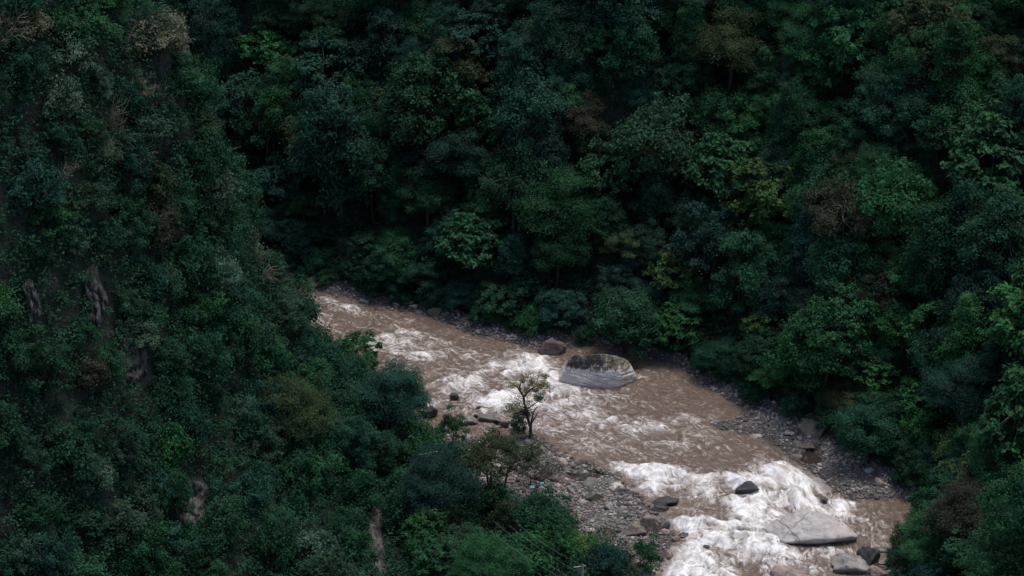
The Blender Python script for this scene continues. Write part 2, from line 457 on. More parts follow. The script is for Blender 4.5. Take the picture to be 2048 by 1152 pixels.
D = np.maximum(D, np.clip(.15 + .55 * fbm2(S / 7, Tt / 3, 3, 111), 0, .5) * (1 - blobs(CALM, fpx, fpy)) * sstep(1750, 1350, fpx) * sstep(0, 6, -samp(GDR, fx, fy)))
sw, tw = S + warp * 3, Tt + warp * 2.4
z = 0.16 * fbm2(sw / 3.4, tw / 1.9, 4, 71)
ridge = np.clip(1 - np.abs(fbm2(sw / 3.2, tw / 6.5, 3, 81)) * 2.6, -1, 1)       # standing waves across the current
swell = fbm2(sw / 2.0, tw / 2.8, 3, 95)
bil = np.abs(noise2(sw / 1.1, tw / 1.1, 91)) + 0.5 * np.abs(noise2(sw / .5, tw / .5, 92))
z += ridge * (0.09 + 0.62 * D) + D * (0.2 + 0.14 * bil + 0.55 * swell)
D = np.clip(D * (1 + .55 * (ridge - .35) + .8 * swell), 0, 1)                   # crests carry the froth
z *= 0.25 + 0.75 * deep
z = np.where((fpx > 1560) & (fpy < 930) & (fg > -0.6), 0.0, z)
V = np.stack([fx, fy, z + 0.02], -1)
cells = keep[:-1, :-1] & keep[:-1, 1:] & keep[1:, 1:] & keep[1:, :-1]
F = np.stack([ii[:-1, :-1][cells], ii[:-1, 1:][cells], ii[1:, 1:][cells], ii[1:, :-1][cells]], -1)
wm = np_mesh('river', V, F)
fattr(wm, 'foam', D)
fattr(wm, 'turb', np.clip(deep, 0, 1))
still = np.zeros(fx.shape)
for (a, b, rx, ry) in POOLS: still = np.maximum(still, (((fpx - a) / rx) ** 2 + ((fpy - b) / ry) ** 2 < 2.2) & (samp(GDR, fx, fy) > 0))
V[still > 0, 2] = 0.03
wm.vertices.foreach_set('co', V.astype(np.float32).ravel())
fattr(wm, 'still', still)
fattr(wm, 'flow', np.stack([S, Tt, 0 * S], -1), 'FLOAT_VECTOR')
def river_material():
    m, nt, nd, lk = new_mat('muddy_river'); n = N(nt)
    fo = n('Attribute', {'attribute_name': 'foam'}); fl = n('Attribute', {'attribute_name': 'flow'}); tb = n('Attribute', {'attribute_name': 'turb'})
    wz = n('TexNoise', Vector=fl.outputs['Vector'], Scale=0.35, Detail=4.0)
    wv = n('VectorMath', {'operation': 'MULTIPLY_ADD'}, i0=wz.outputs['Color'], i1=(4.0, 3.2, 0), i2=fl.outputs['Vector'])
    st = n('Mapping', i0=wv); st.inputs['Scale'].default_value = (0.6, 2.3, 1)
    a = n('TexNoise', Vector=st, Scale=1.0, Detail=9.0, Roughness=0.62, Distortion=0.35)
    b = n('TexNoise', Vector=wv, Scale=1.9, Detail=7.0, Roughness=0.7, Distortion=0.4)
    r = n.math('ABSOLUTE', n.math('SUBTRACT', a, 0.5)); r = n.math('MULTIPLY_ADD', r, -6.0); r.inputs[2].default_value = 0.5      # thin lines of froth
    st2 = n('Mapping', i0=wv); st2.inputs['Scale'].default_value = (0.16, 0.8, 1)
    g = n('TexNoise', Vector=st2, Scale=1.0, Detail=4.0, Roughness=0.55)
    ca = n.math('MULTIPLY_ADD', fo.outputs['Fac'], -1.6); ca.inputs[2].default_value = 2.3       # stringy where thin, fluffy where thick
    sm = n('Math', {'operation': 'MULTIPLY_ADD'}, i0=n.math('SUBTRACT', a, .5), i1=ca, i2=n.math('MULTIPLY', n.math('SUBTRACT', b, .5), 2.1))
    sm = n('Math', {'operation': 'MULTIPLY_ADD'}, i0=n.math('SUBTRACT', g, .5), i1=1.1, i2=sm)
    sm = n('Math', {'operation': 'MULTIPLY_ADD'}, i0=r, i1=n.math('MULTIPLY', ca, .09), i2=sm)
    lvl = n.math('MULTIPLY_ADD', fo.outputs['Fac'], 1.04); lvl.inputs[2].default_value = 0.0
    sm = n.math('ADD', sm, lvl)
    mask = n.ramp(sm, (0.16, 1.34))
    base = n.math('MULTIPLY', mask, n.ramp(tb.outputs['Fac'], (-.15, 0.25)))
    mud = n.mix(n.ramp(b, (0.35, 0.65)), (0.110, 0.079, 0.059), (0.168, 0.127, 0.099))
    fb = n('TexNoise', Vector=wv, Scale=.8, Detail=8.0, Roughness=0.6)
    foam = n.mix(n.ramp(fb, (0.36, 0.58)), (0.50, 0.46, 0.42), (0.86, 0.86, 0.85))
    sl = n('Attribute', {'attribute_name': 'still'})
    mud = n.mix(sl.outputs['Fac'], mud, (.035, .026, .021))        # clear standing water, its dark reflection put into the colour
    c = n.mix(base, mud, foam)
    ro = n.math('MULTIPLY_ADD', base, 0.45); ro.inputs[2].default_value = 0.09
    bh = n('Math', {'operation': 'MULTIPLY_ADD'}, i0=b, i1=1.2, i2=n.math('MULTIPLY', a, .6))
    bst = n.math('MULTIPLY_ADD', base, -.30); bst.inputs[2].default_value = .45
    bp = n('Bump', Strength=bst, Distance=0.25, Height=bh)
    bs = n('BsdfPrincipled', Base_Color=c, Roughness=ro, IOR=1.33, Normal=bp)
    n.out(bs)
    return m
o = link('river', wm, river_material())
tag(o, 'fast muddy brown river with white rapids', 'river', kind='structure')

# ------------------------------------------------------------------ plant builders
def rand_unit(k, r):
    v = r.normal(size=(k, 3)); return v / (np.linalg.norm(v, axis=1)[:, None] + 1e-9)
def leaves(P, Nrm, size, r, aspect=0.55, fold=0.25):
    k = len(P)
    a = rand_unit(k, r)
    U = np.cross(Nrm, a); U /= np.linalg.norm(U, axis=1)[:, None] + 1e-9
    W = np.cross(Nrm, U)
    L = (size * r.uniform(0.65, 1.35, k))[:, None]
    V = np.stack([P - U * L * .5, P + W * L * aspect * .5 + Nrm * L * fold * .3, P + U * L * .5, P - W * L * aspect * .5 + Nrm * L * fold * .3], 1).reshape(-1, 3)
    return V, np.arange(4 * k).reshape(k, 4)
def puff_leaves(C, R, r, nsub, nleaf, size, flat=0.8, up=0.5, rs=0.34, low=-0.45):
    out = []
    for c, rad in zip(C, R):
        d = rand_unit(nsub * 3, r); d = d[d[:, 2] > low][:nsub]
        k = len(d)
        sc = c + d * rad * r.uniform(.55, 1.0, (k, 1)) * np.array([1, 1, flat])
        g = r.normal(size=(k, nleaf, 3)) * rad * rs * np.array([1, 1, 0.7])
        p = (sc[:, None] + g).reshape(-1, 3)
        nn = np.repeat(d, nleaf, 0) * 0.7 + np.array([0, 0, up]) + r.normal(size=(len(p), 3)) * 0.34
        nn /= np.linalg.norm(nn, axis=1)[:, None] + 1e-9
        out.append(leaves(p, nn, size, r))
    return join(out)
def limb(a, b, r0, r1, r, bend=0.12, seg=5, sides=5, up=0.0):
    t = np.linspace(0, 1, seg)[:, None]
    L = np.linalg.norm(np.asarray(b) - a)
    off = r.normal(size=3) * bend * L
    p = a + (b - a) * t + off * (t * (1 - t)) * 2 + np.array([0, 0, up * L]) * (t * (1 - t))
    return tube(p, (r0 + (r1 - r0) * t[:, 0]), sides)
def make_tree(seed, R=5.0, zc=6.6, H=4.6, npuff=54, pr=(1.1, 1.9), nsub=15, nleaf=22, leaf=0.33, flat=0.8, low=-0.7, shell=(.6, 1.0), trunk_r=0.28, stems=1, lob=0.3, up=0.5, layers=0, tip=0.0, leafless=0.0, rs=0.27):
    r = np.random.default_rng(seed)
    ga = math.pi * (3 - math.sqrt(5))
    i = np.arange(npuff) + 0.5
    sz = low + (1 - low) * (i / npuff)
    ph = i * ga + r.normal(size=npuff) * 0.35
    sz = np.clip(sz + r.normal(size=npuff) * .08, low, 1)
    q = np.sqrt(np.clip(1 - sz * sz, 0, 1))
    d = np.stack([q * np.cos(ph), q * np.sin(ph), sz], -1)
    f = r.uniform(*shell, npuff) * (1 + lob * noise3(d[:, 0] * 1.6 + seed, d[:, 1] * 1.6, d[:, 2] * 1.6, seed))
    C = d * f[:, None] * np.array([R, R, H])
    if tip: C[:, :2] *= (1 - tip * np.clip((C[:, 2] / H + .3) / 1.3, 0, 1))[:, None]
    if layers: C[:, 2] = np.round(C[:, 2] / H * layers) / layers * H + r.normal(size=npuff) * .18
    C[:, 2] += zc
    PR = r.uniform(*pr, npuff)
    crown = puff_leaves(C[r.random(npuff) >= leafless], PR[r.random(npuff) >= -1][: int((r.random(npuff) >= -1).sum())], r, nsub, nleaf, leaf, flat, up, rs) if leafless == 0 else None
    if crown is None:
        k = r.random(npuff) >= leafless
        crown = puff_leaves(C[k], PR[k], r, nsub, nleaf, leaf, flat, up, rs)
    parts = []
    tops = []
    for s in range(stems):
        b0 = np.array([0, 0, -1.2]) + (r.normal(size=3) * np.array([.4, .4, 0]) if stems > 1 else 0)
        a = s / max(stems, 1) * 2 * math.pi + 0.7
        sp = (0.35 if stems > 1 else 0.06) * R
        t1 = np.array([math.cos(a) * sp, math.sin(a) * sp, zc - H * 0.35])
        parts.append(limb(b0, t1, trunk_r * 1.25, trunk_r * .7, r, .06, 8, 8))
        nl = 5 if stems == 1 else 3
        for k in range(nl):
            b = a + k / nl * 2 * math.pi * (1 if stems == 1 else .3) + r.normal() * .3
            e = t1 + np.array([math.cos(b) * R * .45, math.sin(b) * R * .45, H * r.uniform(.3, .75)])
            parts.append(limb(t1 - np.array([0, 0, r.uniform(0, 1.4)]), e, trunk_r * .55, trunk_r * .25, r, .12, 6, 6, .15))
            tops.append(e)
    tops = np.array(tops)
    for c in C:
        k = np.argmin(((tops - c) ** 2).sum(1))
        parts.append(limb(tops[k], c, trunk_r * .25, .025, r, .12, 4, 4, .1))
    return join(parts), crown
def twig_bush(seed, R=1.8, n=26):
    r = np.random.default_rng(seed); parts = []
    for k in range(n):
        a = r.uniform(0, 2 * math.pi); e = r.uniform(.2, 1.35)
        L = R * r.uniform(.7, 1.25)
        b = np.array([math.cos(a) * math.cos(e), math.sin(a) * math.cos(e), math.sin(e)]) * L
        parts.append(limb(np.array([0, 0, -.4]), b, .028, .014, r, .14, 5, 3))
        for q in range(8):
            t = r.uniform(.35, 1)
            s = b * t
            w = s + (b / L + rand_unit(1, r)[0] * .9) * L * r.uniform(.15, .4)
            parts.append(limb(s, w, .017, .009, r, .2, 4, 3))
    return join(parts)

KIND = {}
def proto(kind, variants):
    L = []
    for tr, cr in variants:
        L.append((np_mesh(kind + '_trunk', *tr), np_mesh(kind + '_crown', *cr, smooth=False)))
        L[-1][0].materials.append(M_BARK); L[-1][1].materials.append(M_LEAF)
    KIND[kind] = L
proto('broad', [make_tree(1, lob=.45, leaf=.42, nleaf=16), make_tree(2, leaf=.28, nleaf=28, npuff=64, pr=(.9, 1.6), H=5.2, zc=7.2, lob=.5), make_tree(3, npuff=46, pr=(1.2, 2.2), lob=.6), make_tree(4, npuff=70, pr=(.75, 1.4), H=5.0, zc=7.0, lob=.55), make_tree(5, npuff=56, pr=(.9, 1.9), H=4.2, zc=6.4, lob=.7)])
proto('tall', [make_tree(11, R=4.0, H=6.6, zc=8.0, npuff=60, tip=.5, pr=(1.0, 1.7)), make_tree(12, R=4.2, H=6.2, zc=7.6, npuff=64, tip=.35, pr=(.9, 1.6), lob=.4)])
proto('feather', [make_tree(21, H=3.4, zc=6.8, npuff=60, pr=(1.1, 1.8), flat=.35, leaf=.24, nsub=20, nleaf=26, up=.9, layers=3, rs=.3), make_tree(22, H=3.6, zc=6.8, npuff=62, pr=(1.0, 1.6), flat=.32, leaf=.24, nsub=18, nleaf=26, up=.9, layers=4, rs=.3, lob=.45)])
proto('bigleaf', [make_tree(31, npuff=58, pr=(.8, 1.25), leaf=.62, nsub=9, nleaf=12, lob=.4, flat=.55, up=.8), make_tree(32, npuff=50, pr=(.9, 1.35), leaf=.55, nsub=10, nleaf=14, lob=.45, flat=.5, up=.8, H=3.8, zc=6.2)])
proto('sparse', [make_tree(41, zc=7.5, H=3.8, low=-.3, npuff=38, pr=(.9, 1.5), nsub=12, nleaf=26, leaf=.3, stems=3, trunk_r=.16, leafless=.2), make_tree(42, zc=7.5, H=3.8, low=-.3, npuff=40, pr=(.9, 1.5), nsub=10, nleaf=20, leaf=.28, trunk_r=.18, leafless=.15)])
proto('shrub', [make_tree(s, R=2.0, zc=1.5, H=1.7, npuff=20, pr=(.55, .95), nsub=11, nleaf=22, leaf=.24, low=-.5, trunk_r=.08, lob=.45, rs=.36) for s in (51, 52, 53)] +
      [make_tree(54, R=2.0, zc=1.9, H=2.2, npuff=22, pr=(.5, .85), nsub=10, nleaf=20, leaf=.22, low=-.5, trunk_r=.08, tip=.4, lob=.5)])
proto('thin', [make_tree(61, R=2.0, zc=1.6, H=1.5, npuff=18, pr=(.6, .9), nsub=7, nleaf=10, leaf=.2, low=-.4, trunk_r=.06, lob=.5, leafless=.15), make_tree(62, R=2.0, zc=1.5, H=1.3, npuff=18, pr=(.5, .85), nsub=6, nleaf=9, leaf=.2, low=-.4, trunk_r=.06, lob=.5, leafless=.2)])
proto('column', [make_tree(71, R=2.2, zc=9.0, H=8.6, npuff=52, pr=(.8, 1.3), nsub=11, nleaf=20, leaf=.28, low=-.9, tip=.35, lob=.4)])
TW = [np_mesh('twigs', *twig_bush(s)) for s in (81, 82, 83)]
for t in TW: t.materials.append(M_BARK)
KR = {'broad': (5.6, 7.0), 'tall': (4.5, 8.2), 'feather': (5.6, 7.0), 'bigleaf': (5.4, 6.8), 'sparse': (5.2, 7.6), 'shrub': (2.6, 1.6), 'thin': (2.3, 1.5), 'column': (2.2, 9.0)}

PAL = {'deep green': (.021, .060, .034), 'teal green': (.018, .056, .040), 'blue green': (.020, .052, .044), 'mid green': (.027, .078, .036), 'bright green': (.034, .098, .038), 'yellow green': (.060, .096, .034),
       'olive': (.048, .062, .032), 'brown': (.046, .042, .031), 'grey green': (.038, .072, .050), 'silvery green': (.070, .104, .074), 'straw': (.14, .135, .085), 'dark brown': (.040, .040, .028)}
BARKC = {'dark': (.035, .028, .024, 1), 'grey': (.11, .10, .09, 1), 'pale': (.26, .24, .21, 1)}
PLANTS = []           # x, y, plan radius
TODO = []             # things whose label is settled at the end
def plant(kind, pos, rad, colour, label=None, group=None, bark='dark', name=None, cat='tree', hs=None, var=None, jitter=0.07):
    R0, zc = KR[kind]
    tr, cr = KIND[kind][rng.integers(len(KIND[kind])) if var is None else var]
    s = rad / R0
    e = bpy.data.objects.new(name or ('forest_tree' if cat == 'tree' else 'shrub'), None)
    COL.link(e)
    e.location = pos
    e.rotation_euler = (rng.normal() * .05, rng.normal() * .05, rng.uniform(0, 6.28))
    e.scale = (s, s, s * (hs if hs else rng.uniform(.9, 1.15)))
    e.empty_display_size = .5
    t = link('trunk', tr, None, e); t.color = BARKC[bark]
    c = link('crown', cr, None, e)
    k = np.array(PAL[colour]) * np.array([1.03, 1.27, 1.12]) * rng.uniform(1 - jitter, 1 + jitter, 3) * rng.uniform(.8, 1.25)
    c.color = (*k, 1)
    e['category'] = cat
    if group: e['group'] = group
    if label: e['label'] = label
    PLANTS.append((pos[0], pos[1], rad, float(pos[2])))
    return e
def plant_at(kind, px, py, rpx, colour, label, hs=1.0, **kw):
    """crown centre at a picture point, crown half width in picture pixels"""
    R0, zc = KR[kind]
    rad = rpx / 15.3
    h = zc * rad / R0 * hs
    p = hit(px, py, h)
    sc = np.linalg.norm(p - CAM) * TH / 1024
    rad = rpx * sc; h = zc * rad / R0 * hs
    p = hit(px, py, h)
    return plant(kind, p, rad, colour, label, hs=hs, **kw)

FAR = [('broad', 1310, 290, 92, 'grey green', 'large pale green broadleaf tree standing tall midway up the far slope', {'hs': 1.15, 'bark': 'grey'}),
       ('bigleaf', 1530, 385, 82, 'yellow green', 'tree with yellow green flowering tops midway up the far slope', {}),
       ('sparse', 1700, 430, 92, 'brown', 'reddish brown thinly leaved tree among green ones on far slope', {'bark': 'grey'}),
       ('broad', 1650, 680, 108, 'mid green', 'huge dark green spreading tree at the slope foot above the gravel strip', {}),
       ('broad', 1430, 490, 84, 'blue green', 'dark blue green domed tree beside the yellow green one', {}),
       ('bigleaf', 1350, 545, 56, 'yellow green', 'olive yellow tree below the dark domed tree on far slope', {}),
       ('broad', 930, 140, 72, 'olive', 'olive leaved tree high on the far slope', {}),
       ('tall', 780, 85, 60, 'blue green', 'tall blue grey tree reaching the top edge, far slope', {}),
       ('broad', 1130, 70, 72, 'grey green', 'grey green tree with piled crown near the top edge', {}),
       ('feather', 1460, 85, 78, 'olive', 'flat domed olive grey tree near the top edge', {'hs': 1.2}),
       ('broad', 1562, 148, 48, 'silvery green', 'pale silvery tree standing out on the upper far slope', {}),
       ('feather', 1160, 235, 64, 'brown', 'brownish olive tree left of the large pale green tree', {}),
       ('broad', 640, 300, 82, 'olive', 'olive yellow tree just behind the left spur', {}),
       ('bigleaf', 535, 98, 52, 'bright green', 'bright green tree behind the top of the left spur', {}),
       ('feather', 895, 315, 80, 'blue green', 'dark feathery blue grey tree midway up, left of centre', {}),
       ('tall', 1085, 335, 52, 'blue green', 'small dark blue domed tree above the pale limbed tree', {}),
       ('feather', 1120, 410, 84, 'mid green', 'flat topped tree showing pale crooked limbs above the streaked boulder', {'bark': 'grey', 'hs': 1.15}),
       ('bigleaf', 950, 480, 70, 'mid green', 'green big leaved tree above the far bank stones', {}),
       ('column', 1900, 130, 36, 'mid green', 'narrow trunk draped with green vines at upper right', {'hs': 1.0}),
       ('feather', 2010, 115, 66, 'olive', 'yellowish shelf shaped tree at the upper right edge', {}),
       ('bigleaf', 1875, 652, 66, 'bright green', 'bright green layered tree right of the huge dark one', {}),
       ('bigleaf', 2015, 688, 56, 'bright green', 'bright green open crowned tree at the right edge', {}),
       ('sparse', 1755, 590, 66, 'brown', 'small reddish brown tree above the bright green layered tree', {}),
       ('shrub', 1838, 862, 46, 'bright green', 'bright yellowish green shrub at the edge of the dark gravel', {'cat': 'shrub', 'hs': 1.5}),
       ('shrub', 1905, 900, 46, 'yellow green', 'yellow tinged round shrub above the brown tree', {'cat': 'shrub', 'hs': 1.4}),
       ('broad', 1985, 880, 60, 'mid green', 'round green tree by the right edge above the brown tree', {'hs': .9}),
       ('feather', 1925, 1030, 74, 'dark brown', 'dark brown leaved tree at lower right by the water', {'hs': 1.1}),
       ('broad', 1990, 1120, 76, 'mid green', 'leafy green tree filling the lower right corner', {'hs': .8}),
       ('tall', 2038, 835, 34, 'silvery green', 'grey green narrow tree at the right edge', {}),
       ('bigleaf', 1530, 650, 48, 'yellow green', 'yellowish green tree left of the huge dark tree', {}),
       ('bigleaf', 1680, 365, 56, 'bright green', 'fresh green tree crown just above the reddish brown tree', {}),
       ('broad', 1780, 525, 62, 'bright green', 'bright green tree right of the reddish brown tree', {}),
       ('thin', 1815, 1115, 42, 'dark brown', 'dark brown thin shrub beside the lower right rocks', {'cat': 'shrub', 'hs': 1.5}),
       ('bigleaf', 990, 120 + 130, 54, 'mid green', 'green tree below the olive tree on the upper far slope', {}),
       ('broad', 1800, 220, 80, 'teal green', 'broad teal green tree at the upper right', {}),
       ('broad', 1250, 640, 70, 'deep green', 'dark green tree overhanging the water behind the streaked boulder', {'hs': .9}),
       ('broad', 1740, 860, 70, 'teal green', 'dark tree hanging over the gravel strip left of bright shrub', {'hs': .85})]
for k, px, py, r, c, lab, kw in FAR:
    plant_at(k, px, py, r, c, lab, group=None, **kw)
NEAR = [('feather', 585, 815, 84, 'olive', 'pale olive feathery tree on the lower spur', {}),
        ('feather', 790, 790, 78, 'blue green', 'large dark feathery tree leaning to the river from the left bank', {'hs': 1.2}),
        ('bigleaf', 700, 705, 56, 'bright green', 'green tree with a branch reaching out over the river', {}),
        ('broad', 560, 640, 52, 'grey green', 'grey green tree on the spur where the river disappears', {'hs': .9}),
        ('shrub', 385, 625, 50, 'bright green', 'light green round bush midway down the spur', {'cat': 'shrub'}),
        ('broad', 1092, 1035, 60, 'deep green', 'dark green round tree standing on the gravel bar', {'hs': 1.0}),
        ('sparse', 985, 925, 76, 'olive', 'many stemmed dull olive tree with dark stems on the near bank', {'hs': .85, 'var': 0}),
        ('shrub', 1292, 1120, 40, 'mid green', 'round green bush at the lower end of gravel bar', {'cat': 'shrub', 'hs': 1.2}),
        ('shrub', 1165, 1095, 38, 'yellow green', 'yellow green bush between dark tree and stones', {'cat': 'shrub'}),
        ('shrub', 1135, 1080, 30, 'bright green', 'bright green bush at the foot of the dark bar tree', {'cat': 'shrub'}),
        ('feather', 975, 1128, 72, 'mid green', 'green feathery tree at the bottom edge under the cables', {'hs': .9}),
        ('feather', 868, 962, 76, 'blue green', 'dark feathery tree left of the many stemmed brown tree', {'hs': 1.1}),
        ('shrub', 1020, 1045, 46, 'olive', 'olive brown bush behind the overhead cables', {'cat': 'shrub', 'hs': 1.4}),
        ('shrub', 1215, 1125, 38, 'blue green', 'blue grey bush beside the pole at the bottom edge', {'cat': 'shrub', 'hs': 1.3}),
        ('bigleaf', 850, 1050, 44, 'bright green', 'fresh green tree right of the bare rock column', {}),
        ('bigleaf', 875, 1115, 46, 'mid green', 'green big leaved tree at bottom edge near the rock column', {}),
        ('broad', 700, 880, 64, 'teal green', 'dark tree between the two feathery trees on lower spur', {'hs': .9}),
        ('broad', 760, 905, 60, 'deep green', 'dark green tree under the large feathery tree', {'hs': .8}),
        ('shrub', 905, 865, 34, 'mid green', 'green bush at the water edge under feathery tree', {'cat': 'shrub', 'hs': 1.4}),
        ('thin', 940, 905, 34, 'dark brown', 'brown bush at the shallow channel, left of brown tree', {'cat': 'shrub'}),
        ('thin', 1065, 900, 34, 'olive', 'low olive scrub at the foot of the lone tree', {'cat': 'shrub', 'hs': .8}),
        ('thin', 1100, 935, 34, 'brown', 'low brown scrub right of the many stemmed tree', {'cat': 'shrub', 'hs': .8}),
        ('thin', 1060, 950, 40, 'dark brown', 'dark brown scrub between brown tree and litter', {'cat': 'shrub'}),
        ('thin', 1020, 895, 32, 'olive', 'thin olive scrub behind the brown tree', {'cat': 'shrub', 'hs': .9}),
        ('thin', 1215, 1065, 26, 'olive', 'sparse dry bush on the gravel bar near big stones', {'cat': 'shrub', 'hs': .7})]
for k, px, py, r, c, lab, kw in NEAR:
    plant_at(k, px, py, r, c, lab, **kw)

# ------------------------------------------------------------------ forest between the trees described above
OUTCROPS = [(190, 595, 22, 70), (62, 620, 18, 60), (265, 730, 34, 50), (385, 1010, 30, 56), (507, 1070, 12, 44), (752, 1080, 20, 80)]
pick = lambda d: list(d)[int(np.searchsorted(np.cumsum(list(d.values())), rng.random() * sum(d.values())))]
FARC = {'deep green': .32, 'teal green': .28, 'blue green': .14, 'mid green': .16, 'olive': .03, 'grey green': .07}
SPURC = {'deep green': .25, 'teal green': .24, 'grey green': .18, 'mid green': .14, 'olive': .08, 'silvery green': .06, 'brown': .02}
def free(x, y, r, f):
    P = np.asarray(PLANTS); d = np.sqrt((P[:, 0] - x) ** 2 + (P[:, 1] - y) ** 2 + (P[:, 3] - float(ground(x, y))) ** 2)
    return bool((d > f * (P[:, 2] + r)).all())
nfar = 0
cx_, cy_ = surf_points((GDT > -.5) & (GPX > -120) & (GPX < 2170) & (GPY > -120) & (GPY < 1300), 12000)
for x, y in zip(cx_, cy_):
    dT = float(samp(GDT, x, y))
    if dT < .0: continue
    g = float(ground(x, y))
    kind = pick({'broad': .42, 'tall': .18, 'feather': .18, 'bigleaf': .18, 'sparse': .04})
    rad = float(np.clip(rng.lognormal(1.38, .3), 2.3, 7.0)) if dT > 5 else rng.uniform(2.2, 3.8)
    a, b = proj(x, y, g + 6)
    if not (-70 < a < 2200 and -110 < b < 1190) or not free(x, y, rad, .46): continue
    if a < 300 + .24 * b: continue
    col = pick(FARC if a < 1350 or rng.random() < .45 else {'mid green': .5, 'bright green': .22, 'deep green': .2, 'olive': .08})
    e = plant(kind, np.array([x, y, g - .1]), rad, col, group='trees on the far slope', bark='grey' if rng.random() < .3 else 'dark', hs=rng.uniform(.8, 1.35) if dT > 5 else rng.uniform(.7, .9))
    TODO.append((e, kind, col, float(a), float(b), 'far')); nfar += 1
    if nfar >= 300: break
nb = 0
cx_, cy_ = surf_points((np.abs(GDT + .2) < 1.6) & (GDR > .8) & (GPX > 480) & (GPX < 2100) & (GPY < 1200), 1500)
for x, y in zip(cx_, cy_):
    rad = rng.uniform(1.2, 2.4)
    P = np.asarray(PLANTS + [(0, 0, 0, 0)]); g = float(ground(x, y)); a, b = proj(x, y, g + 1)
    if (np.hypot(P[:, 0] - x, P[:, 1] - y) < .42 * (np.minimum(P[:, 2], 2.5) + rad)).any(): continue
    col = pick({'deep green': .4, 'teal green': .4, 'mid green': .2})
    e = plant('shrub', np.array([x, y, g - .1]), rad, col, group='bushes along the far bank', cat='bush', name='bank_bush', hs=rng.uniform(.9, 1.4))
    TODO.append((e, 'shrub', col, float(a), float(b), 'bank')); nb += 1
    if nb >= 70: break
nsp = 0
cx_, cy_ = surf_points(GNEAR & (GVEG > .8) & (GPX > -60) & (GPX < 1380) & (GPY > -60) & (GPY < 1200), 16000)
for x, y in zip(cx_, cy_):
    if float(samp(GNEAR.astype(float), x, y)) < .99 or float(samp(GVEG, x, y)) < .9: continue
    g = float(ground(x, y))
    a, b = proj(x, y, g + 1.5)
    if not (-30 < a < 1360 and -40 < b < 1180): continue
    low = sstep(350, 800, a) * sstep(600, 900, b)
    rad = rng.uniform(1.8, 3.6) + 1.0 * low * rng.random()
    if not free(x, y, rad, .50): continue
    if any(abs(a - u) < w * .8 + rad * 5 and abs(b - v) < h * .8 + rad * 4 for u, v, w, h in OUTCROPS): continue
    if a > 1000 and bool(inside(np.array([a]), np.array([b - rad * 20]), BARPX)[0]): continue
    if a > 950 and rng.random() < .55: continue
    up = sstep(500, 100, b)
    if rng.random() < .05 * up + .01 + .11 * float(sstep(420, 250, a) * sstep(520, 380, b)):
        e = link('dry_shrub', TW[rng.integers(3)]); e.location = (x, y, g); s = rad / 1.8
        e.scale = (s, s, s); e.rotation_euler = (0, 0, rng.uniform(0, 6.28)); k = rng.uniform(.7, 1.2)
        e.color = (.28 * k, .26 * k, .19 * k, 1); e['category'] = 'shrub'; e['group'] = 'bare shrubs on the spur'
        PLANTS.append((x, y, rad, g)); TODO.append((e, 'twig', 'pale', float(a), float(b), 'near'))
    else:
        cols = dict(SPURC); cols['straw'] = .18 * up * sstep(420, 200, a); cols['silvery green'] = .04 + .22 * up; cols['olive'] = .04 + .18 * up; cols['grey green'] = .16 + .15 * up; cols['deep green'] = .05 + .45 * (1 - up)
        col = pick(cols)
        kind = 'thin' if (rng.random() < .04 + .08 * up) else 'shrub'
        e = plant(kind, np.array([x, y, g - .1]), rad, col, group='shrubs on the near spur', cat='shrub', name='sparse_shrub' if kind == 'thin' else 'shrub', hs=rng.uniform(.9, 1.5))
        TODO.append((e, kind, col, float(a), float(b), 'near'))
    nsp += 1
    if nsp >= 300: break
print('far trees', nfar, 'spur shrubs', nsp)

# undergrowth: uncountable leafy lumps close to the ground
parts = []
INF = (GPX > -60) & (GPX < 2110) & (GPY > -60) & (GPY < 1200)
OFF = ~INF & (GPX > -500) & (GPX < 2700) & (GPY > -420) & (GPY < 1500)
for mask, num, lf, big in ((GNEAR & INF, 6500, .33, 1.0), (~GNEAR & INF, 3600, .42, 1.0), (OFF, 2600, .8, 2.2)):
    ux, uy = surf_points(mask & (GVEG > .6), num)
    uz = ground(ux, uy); upx, upy = proj(ux, uy, uz + .5)
    ok = (samp(GVEG, ux, uy) > .7)
    for u, v, w, h in OUTCROPS: ok &= ~((np.abs(upx - u) < w * .8) & (np.abs(upy - v) < h * .8))
    ux, uy, uz = ux[ok], uy[ok], uz[ok]
    nx_, ny_ = -samp(GRX, ux, uy), -samp(GRY, ux, uy); L_ = np.sqrt(1 + nx_ ** 2 + ny_ ** 2)
    R_ = rng.uniform(.6, 1.35, len(ux)) * big
    C_ = np.stack([ux + nx_ / L_ * R_ * .5, uy + ny_ / L_ * R_ * .5, uz + R_ * .5 / L_ + .15], -1)
    parts.append(puff_leaves(C_, R_, rng, 6, 9 if big == 1 else 7, lf, .8, .5, .34, -.3))
um = np_mesh('undergrowth', *join(parts), smooth=False)
print('undergrowth leaves', len(um.polygons))
o = link('undergrowth', um, M_LEAF); o.color = (.021, .070, .038, 1)
tag(o, 'dense dark green undergrowth covering the slopes between the trees', 'undergrowth', kind='stuff')

